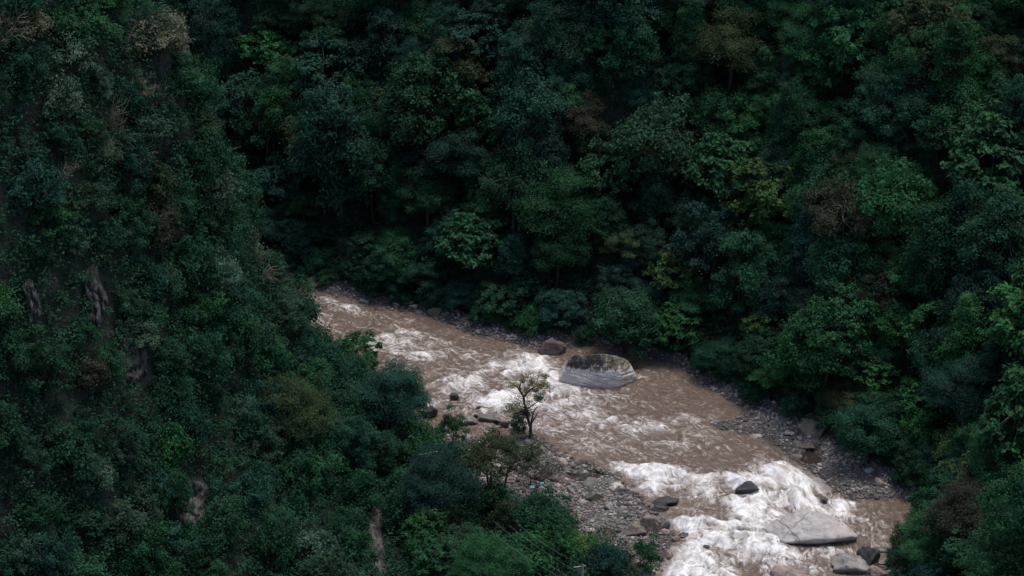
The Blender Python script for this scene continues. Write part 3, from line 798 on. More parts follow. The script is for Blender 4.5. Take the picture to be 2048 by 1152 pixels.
# ------------------------------------------------------------------ stones
def ico(sub):
    bm = bmesh.new(); bmesh.ops.create_icosphere(bm, subdivisions=sub, radius=1)
    V = np.array([v.co[:] for v in bm.verts]); F = np.array([[v.index for v in f.verts] for f in bm.faces]); bm.free()
    return V, F
def plane_rock(D, Nn, dd, soft=18.0):
    """distance along directions D to a body bounded by planes, edges softened"""
    c = D @ Nn.T
    inv = np.where(c > 1e-3, c / dd[None], 0)
    return 1.0 / (np.power(np.power(inv, soft).sum(1), 1 / soft) + 1e-9)
def rock_mesh(name, seed, sub=3, n=13, rough=.05, soft=14, sc=(1, .8, .62), dmin=.58):
    r = np.random.default_rng(seed); D, F = ico(sub)
    Nn = rand_unit(n, r); Nn = np.concatenate([Nn, np.eye(3), -np.eye(3)]); dd = np.concatenate([r.uniform(dmin, .95, n), np.full(6, .95)])
    V = D * plane_rock(D, Nn, dd, soft)[:, None]
    V = V * (1 + rough * fbm3(V, .6, 4, seed)[:, None] * 1.6)
    return np_mesh(name, V * np.array(sc), F)
ROCKS = [rock_mesh('stone', s, 3, 12 + s % 5, .05, 10 + s % 9, (1, .62 + .07 * (s % 5), .5 + .06 * (s % 4))) for s in range(101, 111)]
for m in ROCKS: m.materials.append(M_STONE)
BIG = [rock_mesh('boulder', s, 5, 10, .16, 60, (1.12, .9, .85), .42) for s in (121, 122, 123, 124)]
for m in BIG: m.materials.append(M_STONE)
SC = {'grey': (.21, .20, .19), 'dark': (.065, .063, .062), 'pink': (.30, .235, .205), 'pale': (.44, .41, .37), 'brown': (.17, .138, .115), 'moss': (.085, .088, .06), 'red': (.115, .088, .082)}
def stone_at(px, py, w, h, colour, label, name='boulder', big=None, group=None, z=None, tilt=0.0, cat='boulder'):
    p = at_z(px, py + h * .35, 0.0) if z is None else at_z(px, py, z)
    g = float(ground(p[0], p[1])); b = max(g, 0.45 if g < -1.0 else 0.05)
    p = at_z(px, py + h * .30, b)
    s = np.linalg.norm(p - CAM) * TH / 1024
    big = w >= 24 if big is None else big
    m = BIG[int(rng.integers(4))] if big else ROCKS[int(rng.integers(len(ROCKS)))]
    e = link(name, m)
    W = w * s * .62; Hh = max(h * s * .66, .3 * W)
    e.scale = (W, W * rng.uniform(.8, 1.05), Hh * 1.25)
    e.location = (p[0], p[1] + W * .25, b + Hh * .12)
    e.rotation_euler = (rng.normal() * .08, tilt + rng.normal() * .08, rng.choice([0, math.pi]) + rng.normal() * .25)
    k = np.array(SC[colour]) * rng.uniform(.85, 1.15); e.color = (*k, 1)
    e['category'] = cat
    if label: e['label'] = label
    if group: e['group'] = group
    STONES.append((p[0], p[1], W))
    return e
STONES = []
LIST = [(1106, 699, 42, 34, 'red', 'reddish brown cracked boulder at far waterline left of streaked boulder'), (908, 789, 20, 16, 'dark', 'small black rock in foam near the left bank'),
        (957, 813, 9, 7, 'dark', 'tiny dark rock tip in water above flat grey stones'), (952, 830, 10, 8, 'dark', 'little dark rock between two flat grey stones'), (938, 838, 24, 11, 'grey', 'flat grey stone in shallow water left of lone tree'),
        (979, 834, 32, 18, 'grey', 'grey pink stone in the shallows left of lone tree'), (989, 857, 13, 8, 'dark', 'small dark stone in the shallow channel'), (1010, 846, 18, 14, 'brown', 'brown stone beside the green bush by lone tree'),
        (1493, 975, 34, 22, 'dark', 'dark grey rock standing in the middle of lower rapids'), (1327, 1007, 42, 16, 'dark', 'dark pointed rock jutting into rapids from gravel bar'), (1322, 1019, 26, 11, 'dark', 'low dark stone under the pointed rock'),
        (1300, 1050, 36, 36, 'brown', 'big leaning brown boulder near the tip of gravel bar'), (1326, 1048, 32, 28, 'grey', 'grey boulder at water right of leaning brown one'), (1267, 1062, 36, 26, 'brown', 'brown boulder left of the leaning one'),
        (1329, 1063, 20, 18, 'pink', 'pinkish boulder in front of the grey one'), (1351, 1078, 15, 14, 'pink', 'pink stone at the very tip of bar'), (1366, 1071, 19, 8, 'dark', 'dark flat stone in the water off the bar tip'),
        (1702, 1125, 56, 24, 'grey', 'long grey rock below the big pale boulder'), (1742, 1112, 38, 38, 'dark', 'dark upright boulder at the lower right bank'), (1766, 1098, 22, 16, 'grey', 'grey stone behind the dark upright boulder'),
        (1788, 1100, 15, 12, 'pink', 'small pink stone near the right bank scrub'), (1772, 1124, 26, 14, 'pink', 'pinkish stone right of dark upright boulder'), (1757, 1143, 38, 20, 'pink', 'pale cracked stone at bottom edge, right bank'), (1814, 1073, 38, 20, 'pink', 'slanted pinkish rock on the right bank'),
        (1578, 1150, 74, 32, 'pink', 'pinkish brown boulder cut by the bottom edge'), (1232, 975, 26, 20, 'pale', 'pale grey slab on gravel bar near the water'), (1190, 992, 28, 26, 'moss', 'mossy dark boulder in the middle of gravel bar'),
        (1259, 986, 20, 16, 'dark', 'dark round stone at water edge of the bar'), (1234, 952, 17, 12, 'dark', 'dark stone at upper water edge of bar'), (1209, 946, 16, 12, 'dark', 'dark rounded stone above the bar pool'), (1182, 1031, 18, 9, 'dark', 'pale topped stone'),
        (1242, 1031, 22, 13, 'dark', 'dark stone on the sandy part of bar'), (1182, 1059, 14, 8, 'pale', 'whitish stone beside the yellow green bush'), (1228, 1035, 9, 7, 'pink', 'small orange pink stone left of the dark one'),
        (822, 603, 16, 20, 'grey', 'upright grey stone on the far bank upstream'), (829, 613, 18, 16, 'grey', 'rounded grey boulder under the upright stone'), (838, 624, 17, 9, 'grey', 'flat stone at waterline under rounded boulder'), (632, 566, 32, 24, 'brown', 'angular slab where the river disappears'),
        (873, 626, 26, 22, 'moss', 'mossy grey boulder on the far bank right of rounded one'), (758, 617, 18, 10, 'red', 'low reddish stone at the far waterline upstream'), (784, 618, 12, 8, 'pink', 'pink stone beside the low reddish one'), (792, 608, 14, 9, 'grey', 'grey stone above the pink one'),
        (1512, 872, 22, 8, 'pale', 'white flat stone at edge of the far gravel strip'), (1580, 867, 18, 7, 'pale', 'pale flat stone high on the far gravel'), (1632, 860, 50, 34, 'brown', 'dark squared boulder under trees at the far gravel'), (1612, 893, 24, 12, 'brown', 'brown stone at top of far pool'),
        (1594, 886, 20, 8, 'grey', 'flat grey stone left of far pool'), (1425, 776, 14, 9, 'grey', 'grey stone at far waterline right of streaked boulder'), (1447, 778, 16, 10, 'brown', 'brown stone next to grey one at far waterline'), (1482, 806, 16, 9, 'pink', 'pinkish stone jutting to calm water'), (858, 822, 26, 22, 'dark', 'dark boulder under the feathery tree at water'),
        (1412, 1092, 14, 5, 'dark', 'barely showing dark rock in lower rapids'), (1650, 998, 16, 9, 'dark', 'dark stone at rapids edge of far gravel')]
for px, py, w, h, c, lab in LIST:
    if lab == 'pale topped stone': lab = 'dark stone in the sand above the whitish stone'
    stone_at(px, py, w, h, c, lab, cat='boulder' if w >= 20 else 'stone', name='boulder' if w >= 20 else 'river_stone')
# cobbles one can pick out on the two banks
ncob = 0
for _ in range(20000):
    if rng.random() < .70: px, py = rng.uniform(1090, 1350), rng.uniform(885, 1110)
    elif rng.random() < .3: px, py = rng.uniform(870, 1090), rng.uniform(850, 1010)
    else: px, py = rng.uniform(700, 1860), rng.uniform(590, 1010)
    p = at_z(px, py, .6); x, y = p[:2]
    dr, vg = float(samp(GDR, x, y)), float(samp(GVEG, x, y))
    if not (-.4 < dr < 12) or vg > .35: continue
    g = float(ground(x, y))
    if g < -.25: continue
    near = float(samp(GNEAR.astype(float), x, y)) > .5
    s = np.clip(rng.lognormal(-.62, .42), .3, 1.3) * (1 if near else .8)
    if 1200 < px < 1270 and 1020 < py < 1060 and s > .3: continue
    P = np.asarray(STONES)
    if (np.hypot(P[:, 0] - x, P[:, 1] - y) < .82 * (P[:, 2] + s)).any(): continue
    e = link('cobble', ROCKS[int(rng.integers(len(ROCKS)))])
    e.location = (x, y, max(g, -.1) + s * .1); e.scale = (s, s * rng.uniform(.8, 1.1), s * rng.uniform(.8, 1.3))
    e.rotation_euler = (rng.normal() * .2, rng.normal() * .2, rng.uniform(0, 6.28))
    c = pick({'grey': .32, 'dark': .17, 'pink': .2, 'brown': .19, 'pale': .08, 'moss': .04})
    k = np.array(SC[c]) * rng.uniform(.7, 1.3); e.color = (*k, 1); e['category'] = 'stone'
    e['group'] = 'cobbles on the near gravel bar' if near else 'cobbles on the far gravel strip'
    TODO.append((e, 'cobble', ('small ' if s < .44 else 'large ' if s > .68 else '') + c, px, py, 'bar' if near else 'strip'))
    STONES.append((x, y, s)); ncob += 1
    if ncob >= 300: break
print('cobbles', ncob)
# gravel: too many to count
k = 26000
sx_, sy_ = rng.uniform(-70, 62, 260000), rng.uniform(238, 335, 260000)
spx, spy = proj(sx_, sy_, .5)
ok = (samp(GVEG, sx_, sy_) < .6) & (samp(GDR, sx_, sy_) > -.6) & (ground(sx_, sy_) > -.2) & (spx > 500) & (spx < 1900) & (spy < 1170) & (rng.random(len(sx_)) < .45 + .55 * sstep(-.15, .2, fbm2(sx_ / 2.2, sy_ / 2.2, 2, 40)))
sx_, sy_ = sx_[ok][:k], sy_[ok][:k]; kk = len(sx_)
D0, F0 = ico(1)
sz = np.clip(rng.lognormal(-2.05, .42, kk), .06, .34)
th = rng.uniform(0, 6.28, kk)
B = D0[None] * (1 + .22 * rng.normal(size=(kk, len(D0), 1)).clip(-1.4, 1.4)) * np.stack([sz, sz * rng.uniform(.6, 1, kk), sz * rng.uniform(.4, .8, kk)], -1)[:, None]
Bx = B[..., 0] * np.cos(th)[:, None] - B[..., 1] * np.sin(th)[:, None]; By = B[..., 0] * np.sin(th)[:, None] + B[..., 1] * np.cos(th)[:, None]
B = np.stack([Bx + sx_[:, None], By + sy_[:, None], B[..., 2] + (ground(sx_, sy_) + sz * .25)[:, None]], -1)
pm = np_mesh('gravel', B.reshape(-1, 3), (F0[None] + (np.arange(kk) * len(D0))[:, None, None]).reshape(-1, 3))
def gravel_material():
    m, nt, nd, lk = new_mat('gravel'); n = N(nt)
    ge = n('NewGeometry'); rp = n('ValToRGB', Fac=ge.outputs['Random Per Island'])
    el = rp.color_ramp.elements; el[0].position = 0; el[0].color = (.06, .057, .054, 1); el[1].position = 1; el[1].color = (.46, .42, .39, 1)
    for p, c in ((.3, (.13, .123, .115, 1)), (.6, (.20, .182, .168, 1)), (.85, (.28, .24, .215, 1))):
        q = el.new(p); q.color = c
    sx = n('SeparateXYZ', i0=ge.outputs['Position']); wet = n.ramp(sx.outputs[2], (0.5, 0.1))
    c = n.mix(n.math('MULTIPLY', wet, .6), rp.outputs[0], n.mix(1.0, rp.outputs[0], (.3, .28, .27), 'MULTIPLY'))
    n.out(n('BsdfPrincipled', Base_Color=c, Roughness=0.8))
    return m
o = link('gravel', pm, gravel_material())
tag(o, 'grey and pinkish gravel lying along both river banks', 'gravel', kind='stuff')

# ---- the two great boulders
def hull_boulder(name, P, sub, soft, mat, origin, rough, seed, centre, strata=0.0):
    bm = bmesh.new()
    for p in P: bm.verts.new(p)
    bmesh.ops.convex_hull(bm, input=bm.verts)
    bm.normal_update()
    C = np.array(centre)
    Nn, dd = [], []
    for f in bm.faces:
        n = np.array(f.normal[:]); d = n @ (np.array(f.verts[0].co[:]) - C)
        if d < 0: n, d = -n, -d
        Nn.append(n); dd.append(max(d, .05))
    bm.free()
    D, F = ico(sub)
    D = D * np.array([2.2, 1.2, 1.0]); D /= np.linalg.norm(D, axis=1)[:, None]
    V = C + D * plane_rock(D, np.array(Nn), np.array(dd), soft)[:, None]
    nrm = D
    V = V + nrm * (fbm3(V, 2.2, 5, seed) * rough)[:, None]
    V = V + nrm * (fbm3(V, .8, 3, seed + 50) * rough * .3)[:, None]
    if strata:
        u = V[:, 2] * 1.0 + V[:, 0] * .28 + .35 * fbm3(V, 2.0, 3, seed + 9)
        low = sstep(2.1, 1.5, V[:, 2])
        V = V - nrm * (strata * low * sstep(.72, .95, np.abs(((u * 1.25) % 1) * 2 - 1)))[:, None]
    m = np_mesh(name, V, F)
    o = link(name, m, mat); o.location = origin
    return o
def streaked_material():
    m, nt, nd, lk = new_mat('streaked_rock'); n = N(nt)
    tc = n('TexCoord'); sx = n('SeparateXYZ', i0=tc.outputs['Object'])
    nz = n('TexNoise', Vector=tc.outputs['Object'], Scale=1.3, Detail=8.0, Roughness=0.65)
    mp = n('Mapping', i0=tc.outputs['Object']); mp.inputs['Scale'].default_value = (1.25, 1.0, 0.30)
    stv = n('TexNoise', Vector=mp, Scale=1.0, Detail=8.0, Roughness=0.74, Distortion=0.5)
    mp2 = n('Mapping', i0=tc.outputs['Object']); mp2.inputs['Rotation'].default_value = (0, .28, 0); mp2.inputs['Scale'].default_value = (.25, .3, 2.2)
    lay = n('TexNoise', Vector=mp2, Scale=1.2, Detail=5.0)
    body = n.mix(n.ramp(nz, (.3, .7)), (.46, .445, .43), (.66, .63, .60))
    body = n.mix(n.math('MULTIPLY', n.ramp(lay, (.52, .66)), .40), body, (.15, .148, .15))
    pink = n.mix(n.ramp(sx.outputs[2], (.9, .2)), body, n.mix(.5, body, (.42, .32, .28)))
    lim = n('Math', {'operation': 'MULTIPLY_ADD'}, i0=n.math('SUBTRACT', stv, .5), i1=-3.4, i2=sx.outputs[2])
    blk = n.math('MULTIPLY', n.ramp(lim, (1.7, 2.1)), n.ramp(stv, (.36, .5)))
    topc = n.mix(n.ramp(stv, (.55, .68)), (.028, .028, .027), (.30, .28, .25))
    c = n.mix(n.ramp(lim, (2.0, 2.4)), pink, n.mix(n.ramp(stv, (.34, .50)), (.40, .37, .34), topc))
    n3 = n('TexNoise', Vector=tc.outputs['Object'], Scale=.9, Detail=4.0)
    ora = n.math('MULTIPLY', n.math('MULTIPLY', n.ramp(sx.outputs[0], (.2, 1.6)), n.ramp(sx.outputs[2], (1.9, 2.5))), n.ramp(n3, (.38, .56)))
    c = n.mix(n.math('MULTIPLY', ora, .45), c, (.36, .27, .17))
    geo = n('NewGeometry'); nx = n('SeparateXYZ', i0=geo.outputs['Normal'])
    gr = n.math('MULTIPLY', n.ramp(nx.outputs[2], (.75, .95)), n.ramp(nz, (.5, .6)))
    c = n.mix(n.math('MULTIPLY', gr, .45), c, (.13, .12, .06))
    wet = n.ramp(sx.outputs[2], (.3, 0.0)); c = n.mix(n.math('MULTIPLY', wet, .5), c, (.08, .075, .072))
    hh = n('Math', {'operation': 'MULTIPLY_ADD'}, i0=lay, i1=1.2, i2=nz)
    bp = n('Bump', Strength=.8, Distance=.25, Height=hh)
    n.out(n('BsdfPrincipled', Base_Color=c, Roughness=.85, Normal=bp))
    return m
b1 = at_z(1195, 781, 0)
P1 = [(-5.05, 1.6, .1), (-3.4, .7, -.2), (-.3, .1, -.1), (2.6, -.1, 0), (5.05, 2.6, .2), (-3.1, 1.5, 3.9), (-1.2, 1.3, 4.0), (.5, 1.4, 4.2), (1.2, 1.5, 3.8), (2.6, 1.5, 3.6), (3.7, 2.1, 2.95), (-4.3, 1.4, 1.6), (2.8, .3, 1.9), (-.2, .5, 2.0), (-3.6, .9, 1.9),
      (-2.6, 4.6, 2.2), (1.4, 4.6, 2.4), (3.4, 4.4, 1.6), (-4.4, 6, 0), (4.6, 6, 0), (-5, 2, -1.6), (-3, .6, -1.6), (2.5, -.2, -1.6), (5, 3, -1.6), (-4, 6.4, -1.6), (4.4, 6.4, -1.6)]
o = hull_boulder('streaked_boulder', P1, 6, 110, streaked_material(), (b1[0], b1[1], .25), .24, 3, (0, 2.6, .8), strata=.10)
tag(o, 'huge flat topped boulder in the river with black streaked top and pale base', 'boulder')
def pale_material():
    m, nt, nd, lk = new_mat('pale_rock'); n = N(nt)
    tc = n('TexCoord'); sx = n('SeparateXYZ', i0=tc.outputs['Object'])
    nz = n('TexNoise', Vector=tc.outputs['Object'], Scale=.9, Detail=9.0, Roughness=.62)
    c = n.mix(n.ramp(nz, (.3, .7)), (.36, .335, .32), (.56, .51, .47))
    n2 = n('TexNoise', Vector=tc.outputs['Object'], Scale=.45, Detail=3.0)
    c = n.mix(n.math('MULTIPLY', n.ramp(n2, (.48, .62)), .55), c, (.30, .305, .32))
    def crack(nx_, ny_, d_, w_):
        e = n('VectorMath', {'operation': 'DOT_PRODUCT'}, i0=tc.outputs['Object'], i1=(nx_, ny_, 0))
        wob = n.math('MULTIPLY_ADD', n2, .8); wob.inputs[2].default_value = d_ - .4
        q = n.math('ABSOLUTE', n.math('ADD', e.outputs['Value'], wob))
        return n.ramp(q, (w_, w_ * .3))
    crk = n.math('MAXIMUM', crack(.857, .514, 2.91, .16), n.math('MULTIPLY', crack(.852, .524, 1.39, .10), .8))
    crk = n.math('MAXIMUM', crk, n.math('MULTIPLY', crack(.55, -.8, 2.2, .08), .6)).outputs[0]
    mp3 = n('Mapping', i0=tc.outputs['Object']); mp3.inputs['Scale'].default_value = (1.2, .5, 1); mp3.inputs['Rotation'].default_value = (0, 0, .5)
    vo = n('TexNoise', Vector=mp3, Scale=1.1, Detail=5.0, Distortion=.6)
    dk = n.math('MULTIPLY', n.ramp(vo, (.60, .66)), .7)
    c = n.mix(dk, c, (.09, .09, .09))
    c = n.mix(n.math('MULTIPLY', crk, .6), c, (.10, .085, .078))
    wet = n.ramp(sx.outputs[2], (.55, .2)); c = n.mix(n.math('MULTIPLY', wet, .75), c, (.04, .037, .036))
    hh = n('Math', {'operation': 'MULTIPLY_ADD'}, i0=crk, i1=-.25, i2=nz)
    bp = n('Bump', Strength=.8, Distance=.3, Height=hh)
    n.out(n('BsdfPrincipled', Base_Color=c, Roughness=.8, Normal=bp))
    return m
b2 = at_z(1621, 1094, 0)
P2 = [(-5.9, 2.3, .25), (-3.0, -.1, .35), (-1.6, -.5, .8), (.6, -.3, 1.25), (3.2, -.2, 1.1), (5.0, .1, 1.2), (5.8, 1.2, .6), (-.8, 3.2, 2.9), (-3.6, 3.2, 1.55), (3.6, 3.2, 1.5), (5.0, 2.2, 1.1), (-2.2, 3.2, 2.2), (1.4, 3.2, 2.3),
      (-3.4, 5.6, .6), (0, 6, 1.1), (3.2, 5.6, .7), (-5.4, 2.4, -1.6), (-2.6, 1.6, -1.6), (3.2, 1.9, -1.6), (5.2, 2, -1.6), (-3, 6, -1.6), (3, 6, -1.6)]
o = hull_boulder('pale_boulder', P2, 6, 22, pale_material(), (b2[0], b2[1], .1), .5, 17, (0, 2.4, .45))
tag(o, 'great smooth pale boulder with cracks amid the lower rapids', 'boulder')

# ---- rock faces on the spur
def cliff_material():
    m, nt, nd, lk = new_mat('cliff_rock'); n = N(nt)
    tc = n('TexCoord'); oi = n('ObjectInfo')
    mp = n('Mapping', i0=n('VectorMath', {'operation': 'ADD'}, i0=tc.outputs['Object'], i1=oi.outputs['Location'])); mp.inputs['Scale'].default_value = (1.6, 1, .3)
    nz = n('TexNoise', Vector=mp, Scale=1.2, Detail=9.0, Roughness=.7)
    c = n.mix(n.ramp(nz, (.35, .68)), (.022, .022, .022), (.15, .14, .13))
    bp = n('Bump', Strength=1.0, Distance=.4, Height=nz)
    n.out(n('BsdfPrincipled', Base_Color=c, Roughness=.9, Normal=bp))
    return m
M_CLIFF = cliff_material()
OL = ['pale grey cliff face showing through shrubs midway up the left spur', 'narrow dark rock face at the left edge of spur', 'broken rock face right of and below the pale cliff face', 'dark brownish rock face on the lower spur', 'thin upright rock rib low on the spur', 'bare upright rock column at bottom edge left of centre']
for i, (a, b, w, h) in enumerate(OUTCROPS):
    r = np.random.default_rng(300 + i)
    p = hit(a, b, .4); s = np.linalg.norm(p - CAM) * TH / 1024
    ku, kv = int(w * 2 / 3.0) + 6, int(h * 2 / 3.0) + 6
    U_, V_ = np.meshgrid(np.linspace(-1.25, 1.25, ku), np.linspace(-1.15, 1.15, kv))
    Pm = np.array([[hit(a + w * u + 6 * math.sin(v * 3 + i), b + h * v, 0.0) for u, v in zip(ru, rv)] for ru, rv in zip(U_, V_)])
    nrm = -ray(a, b); nrm = nrm / np.linalg.norm(nrm)
    X_, Z_ = U_ * w * s, V_ * h * s
    q = 1.1 * np.abs(fbm2(X_ / .9 + i * 7, Z_ / 3.2, 4, 40 + i)) * 2 + .5 * fbm2(X_ / .5, Z_ / .8, 3, 50 + i)
    edge_ = sstep(1.2, .7, np.hypot(U_, V_) + .35 * fbm2(X_ / 1.5, Z_ / 1.5, 3, 60 + i))
    Pm = Pm + nrm * ((-.7 + (1.1 + q) * edge_)[..., None])
    ix = np.arange(ku * kv).reshape(kv, ku)
    Fq = np.stack([ix[:-1, :-1], ix[1:, :-1], ix[1:, 1:], ix[:-1, 1:]], -1).reshape(-1, 4)
    Vv = Pm.reshape(-1, 3); Vb = Vv - nrm * 1.5
    o = link('rock_outcrop', np_mesh('rock_outcrop', np.concatenate([Vv, Vb]) - p, np.concatenate([Fq, Fq[:, ::-1] + ku * kv])), M_CLIFF); o.location = p
    tag(o, OL[i], 'rock face')

# ------------------------------------------------------------------ lone tree at the water, drawn limb by limb
def lone_tree():
    base = hit(1060.5, 876, 0)
    e = bpy.data.objects.new('riverside_tree', None); COL.link(e); e.location = base
    tag(e, 'lone crooked tree with orange tufts standing in front of the rapids', 'tree')
    sc = np.linalg.norm(base - CAM) * TH / 1024
    r = np.random.default_rng(77)
    def q(zx, zy, dy=0.0):
        return at_y(980 + zx / 6.4, 720 + zy / 6.4, base[1] + dy) - base
    L = [([(515, 1010), (520, 940), (520, 880), (500, 790), (465, 690), (445, 590), (430, 470)], .24, .15, 0), ([(520, 890), (535, 760), (560, 660), (605, 595)], .15, .06, .5), ([(540, 790), (575, 740), (608, 672)], .09, .05, -.4),
         ([(430, 470), (385, 400), (340, 335), (285, 305), (200, 235)], .14, .02, .4), ([(383, 400), (380, 335), (420, 265), (440, 215)], .12, .02, -.4), ([(430, 470), (480, 415), (560, 350), (640, 310), (710, 335)], .14, .02, -.6),
         ([(590, 335), (605, 270), (622, 180)], .08, .02, .5), ([(462, 690), (380, 660), (300, 690), (225, 735)], .1, .03, -.5), ([(450, 620), (360, 560), (270, 560), (215, 600)], .08, .02, .8), ([(490, 625), (560, 570), (615, 535), (660, 480)], .08, .02, .6), ([(540, 370), (600, 395), (700, 420)], .05, .015, .9),
         ([(700, 330), (760, 350), (768, 430)], .03, .02, -.4), ([(690, 300), (712, 240), (710, 190)], .03, .015, .5)]
    parts = []
    for pts_, r0, r1, dy in L:
        r0, r1 = r0 * .95, r1 * .95
        P = np.array([q(a, b, dy * i / max(len(pts_) - 1, 1) * 1.6) for i, (a, b) in enumerate(pts_)])
        t = np.linspace(0, len(P) - 1, len(P) * 4)
        P = np.stack([np.interp(t, np.arange(len(P)), P[:, k]) for k in range(3)], -1) + r.normal(size=(len(t), 3)) * .03
        P[0, 2] -= .3 if pts_[0][1] > 1000 else 0
        parts.append(tube(P, np.linspace(r0, r1, len(P)), 7))
        for k in range(5):
            a = P[r.integers(len(P) // 2, len(P))]; parts.append(limb(a, a + rand_unit(1, r)[0] * r.uniform(.4, 1.0), .025, .008, r, .2, 4, 3))
    t = link('trunk', np_mesh('lone_trunk', *join(parts)), M_BARK, e); t.color = (.045, .036, .032, 1)
    def puffs(name, L, col, nsub, nleaf, size, label=None):
        C = np.array([q(a, b, r.uniform(-.6, .6)) for a, b, _ in L]); R = np.array([k / 6.4 * sc for _, _, k in L])
        o = link(name, np_mesh(name, *puff_leaves(C, R, r, nsub, nleaf, size, .85, .4, .52, -.9), smooth=False), M_LEAF, e); o.color = (*col, 1)
        if label: o['label'] = label
    puffs('crown', [(290, 590, 95), (230, 625, 60), (350, 530, 75), (300, 320, 50), (430, 262, 40), (540, 240, 50), (690, 200, 36), (710, 300, 50), (590, 390, 36), (480, 550, 60), (470, 395, 40), (640, 330, 40), (520, 300, 45), (330, 640, 60)], (.24, .25, .12), 18, 16, .17)
    puffs('leaf_tuft', [(448, 672, 56)], (.024, .045, .022), 30, 22, .2, 'dense dark green tuft around the trunk')
    puffs('leaf_tuft', [(636, 474, 50)], (.09, .14, .095), 22, 20, .2)
    puffs('blossom', [(600, 285, 36), (560, 300, 26), (622, 190, 30), (640, 310, 26), (530, 315, 20), (700, 415, 16)], (.50, .27, .06), 7, 6, .16, 'orange tufts in the top branches')
    puffs('blossom', [(205, 235, 22), (487, 225, 12), (768, 400, 14)], (.16, .05, .03), 4, 5, .15, 'small reddish dry tufts')
lone_tree()
plant_at('shrub', 1036, 850, 18, 'deep green', 'dense dark green bush hugging the foot of the lone tree', cat='shrub', hs=1.6)
plant_at('shrub', 1020, 848, 10, 'mid green', 'small green bush over the brown stone by lone tree', cat='shrub', hs=1.1)

# ------------------------------------------------------------------ pole, cables, litter
def simple_mat(name, col, rough=.6):
    m, nt, nd, lk = new_mat(name); n = N(nt)
    nz = n('TexNoise', Vector=n('TexCoord').outputs['Object'], Scale=6.0, Detail=5.0)
    c = n.mix(n.ramp(nz, (.3, .7)), tuple(np.array(col) * .75), tuple(np.array(col) * 1.15))
    n.out(n('BsdfPrincipled', Base_Color=c, Roughness=rough)); return m
M_POLE = simple_mat('weathered_concrete', (.32, .31, .29)); M_WIRE = simple_mat('cable', (.13, .14, .13), .5)
top = at_y(1165, 1128, 234.0); gz = float(ground(top[0], 234.0))
pole = bpy.data.objects.new('utility_pole', None); COL.link(pole); pole.location = (top[0], 234.0, gz)
tag(pole, 'grey utility pole among bushes at the bottom edge', 'pole')
hgt = top[2] - gz
link('shaft', np_mesh('shaft', *tube([(0, 0, -.5), (0, 0, hgt * .5), (0, 0, hgt)], [.19, .16, .12], 10)), M_POLE, pole)
link('crossarm', np_mesh('crossarm', *tube([(-.9, -.25, hgt - .25), (0, 0, hgt - .25), (.3, .1, hgt - .25)], [.06, .06, .06], 6)), M_POLE, pole)
link('crossarm', np_mesh('crossarm2', *tube([(-.8, -.25, hgt - 1.7), (0, 0, hgt - 1.7), (.3, .1, hgt - 1.7)], [.05, .05, .05], 6)), M_POLE, pole)
CB = [((996, 1071), (1130, 1160), 'lowest of the four overhead cables crossing the bottom trees'), ((1012, 1060), (1165, 1172), 'second lowest of the four overhead cables'), ((1040, 1065), (1165, 1148), 'third overhead cable, running to the lower pole arm'), ((1054, 1060), (1163, 1130), 'topmost overhead cable, running to the pole top')]
for (a, b), (c, d), lab in CB:
    A_, B_ = at_y(a, b, 238.0), at_y(c, d, 234.0)
    A_ = A_ + (A_ - B_) * .18
    t = np.linspace(0, 1, 24)[:, None]
    P = A_ + (B_ - A_) * t - np.array([0, 0, .35]) * (4 * t * (1 - t))
    o = link('power_cable', np_mesh('power_cable', *tube(P, np.full(24, .013), 5)), M_WIRE); tag(o, lab, 'cable', 'overhead cables at the bottom')
def crumpled(name, px, py, w, h, col, label, cat, seed):
    p = hit(px, py, .15); s = np.linalg.norm(p - CAM) * TH / 1024; r = np.random.default_rng(seed)
    k = 14; u, v = np.meshgrid(np.linspace(-1, 1, k), np.linspace(-1, 1, k))
    zz = .28 * np.abs(fbm2(u * 1.8 + seed, v * 1.8, 4, seed)) * 2.2 + .1
    edge = 1 + .25 * noise2(u * 2 + 3, v * 2, seed)
    V = np.stack([u * w * s * .5 * edge, v * h * s * .9 * edge, zz * w * s * .45], -1).reshape(-1, 3)
    V2 = V - np.array([0, 0, .03]); ix = np.arange(k * k).reshape(k, k)
    Fq = np.stack([ix[:-1, :-1], ix[:-1, 1:], ix[1:, 1:], ix[1:, :-1]], -1).reshape(-1, 4)
    o = link(name, np_mesh(name, np.concatenate([V, V2]), np.concatenate([Fq, Fq[:, ::-1] + k * k])), simple_mat(name, col, .5)); o.location = p + np.array([0, 0, .1])
    tag(o, label, cat)
crumpled('plastic_litter', 1064, 975, 9, 7, (.22, .52, .68), 'light blue plastic litter on the near bank stones', 'litter', 3)
crumpled('plastic_litter', 1084, 967, 7, 4, (.16, .42, .60), 'smaller blue plastic scrap right of the larger one', 'litter', 4)
crumpled('white_sheet', 930, 904, 16, 8, (.8, .79, .8), 'white crumpled sheet lying behind the brown tree', 'sheet', 5)
crumpled('white_sheet', 936, 940, 14, 8, (.7, .68, .7), 'whitish sheet lower down beside the brown tree', 'sheet', 6)
A_ = at_y(852, 907, 262); B_ = at_y(874, 903, 262.6)
o = link('bamboo_pole', np_mesh('bamboo_pole', *tube([A_ - (B_ - A_) * .6, A_, B_], [.05, .05, .04], 6)), simple_mat('bamboo', (.38, .42, .38))); tag(o, 'pale thin pole poking out of the dark feathery tree', 'pole')

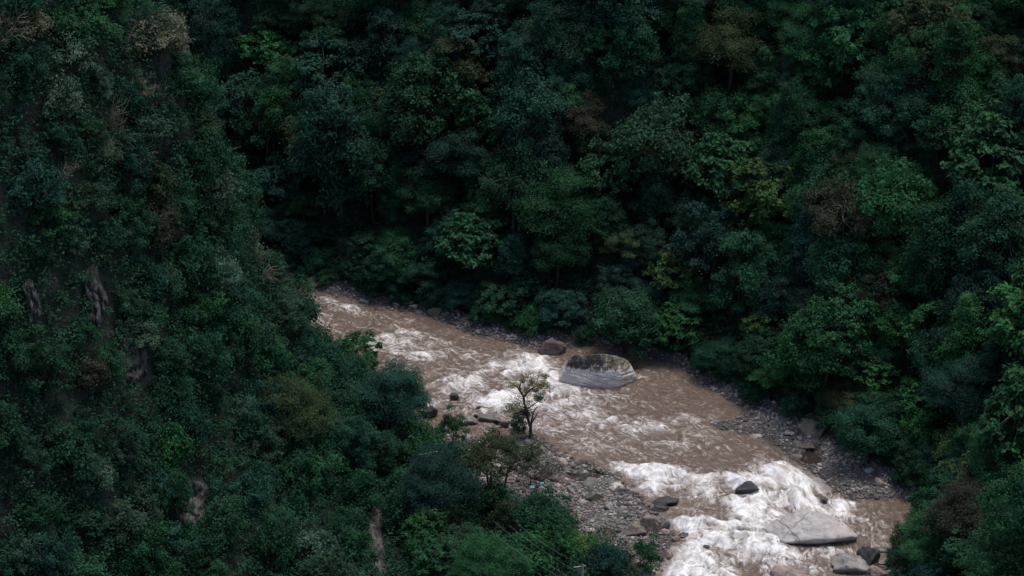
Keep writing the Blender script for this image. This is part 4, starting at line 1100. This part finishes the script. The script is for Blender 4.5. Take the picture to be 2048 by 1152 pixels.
# ------------------------------------------------------------------ labels of the many
def zone(px, py, where):
    if where == 'far':
        v = 'topmost' if py < 110 else 'high' if py < 240 else 'midway' if py < 370 else 'lower' if py < 500 else 'lowest'
        h = 'behind left spur' if px < 640 else 'above upstream river' if px < 900 else 'above upper rapids' if px < 1120 else 'above streaked boulder' if px < 1380 else 'above far gravel' if px < 1720 else 'near right edge'
        return v + ' on far slope ' + h
    if where == 'near':
        v = 'on upper spur' if py < 200 else 'on middle spur' if py < 420 else 'on lower spur' if py < 530 else 'on spur shoulder' if py < 640 else 'on spur cliff' if py < 860 else 'at spur foot' if py < 1020 else 'at bottom edge'
        h = 'by left edge' if px < 130 else 'above dark cliff' if px < 260 else 'left of its skyline' if px < 400 else 'near its skyline' if px < 560 else 'below feathery trees' if px < 760 else 'towards the river'
        return v + ' ' + h
    if where == 'bar':
        return 'on near bar ' + ('beside brown tree' if px < 1010 else 'beside blue litter' if px < 1110 else 'above small pool' if py < 950 else 'around small pool' if py < 975 else 'near mossy boulder' if px < 1220 and py < 1015 else 'below mossy boulder' if px < 1220 else 'beside leaning boulder' if py > 1035 else 'on the sandy part' if py > 1005 else 'near pale slab')
    return ('at edge of ' if where == 'bank' else 'on ') + 'far gravel ' + ('far upstream' if px < 860 else 'upstream of cracked boulder' if px < 1100 else 'behind streaked boulder' if px < 1330 else 'by the calm water' if px < 1480 else 'near white flat stone' if px < 1580 else 'near far pool' if px < 1680 else 'downstream of far pool')
KW = {'broad': 'round crowned tree', 'tall': 'tall narrow tree', 'feather': 'flat layered tree', 'bigleaf': 'large leaved tree', 'sparse': 'thin leaved tree', 'shrub': 'leafy shrub', 'thin': 'sparse shrub', 'twig': 'leafless twiggy shrub', 'cobble': 'cobble'}
ORD = ['first', 'second', 'third', 'fourth', 'fifth', 'sixth', 'seventh', 'eighth', 'ninth', 'tenth', 'eleventh', 'twelfth']
from collections import defaultdict
G = defaultdict(list)
for e, kind, col, px, py, where in TODO:
    c = col.replace('moss', 'mossy').replace('pink', 'pinkish')
    G[f'{c} {KW[kind]} {zone(px, py, where)}'].append((px, e))
for lab, L in G.items():
    L.sort(key=lambda t: t[0])
    for i, (px, e) in enumerate(L):
        e['label'] = lab if len(L) == 1 or len(L) > 12 else lab + f', {ORD[i]} from left'

tot = 0
seen = set()
for o in scene.objects:
    if o.type == 'MESH' and o.data.name not in seen:
        seen.add(o.data.name); tot += len(o.data.loops) - 2 * len(o.data.polygons)
print('TRIANGLES', tot)
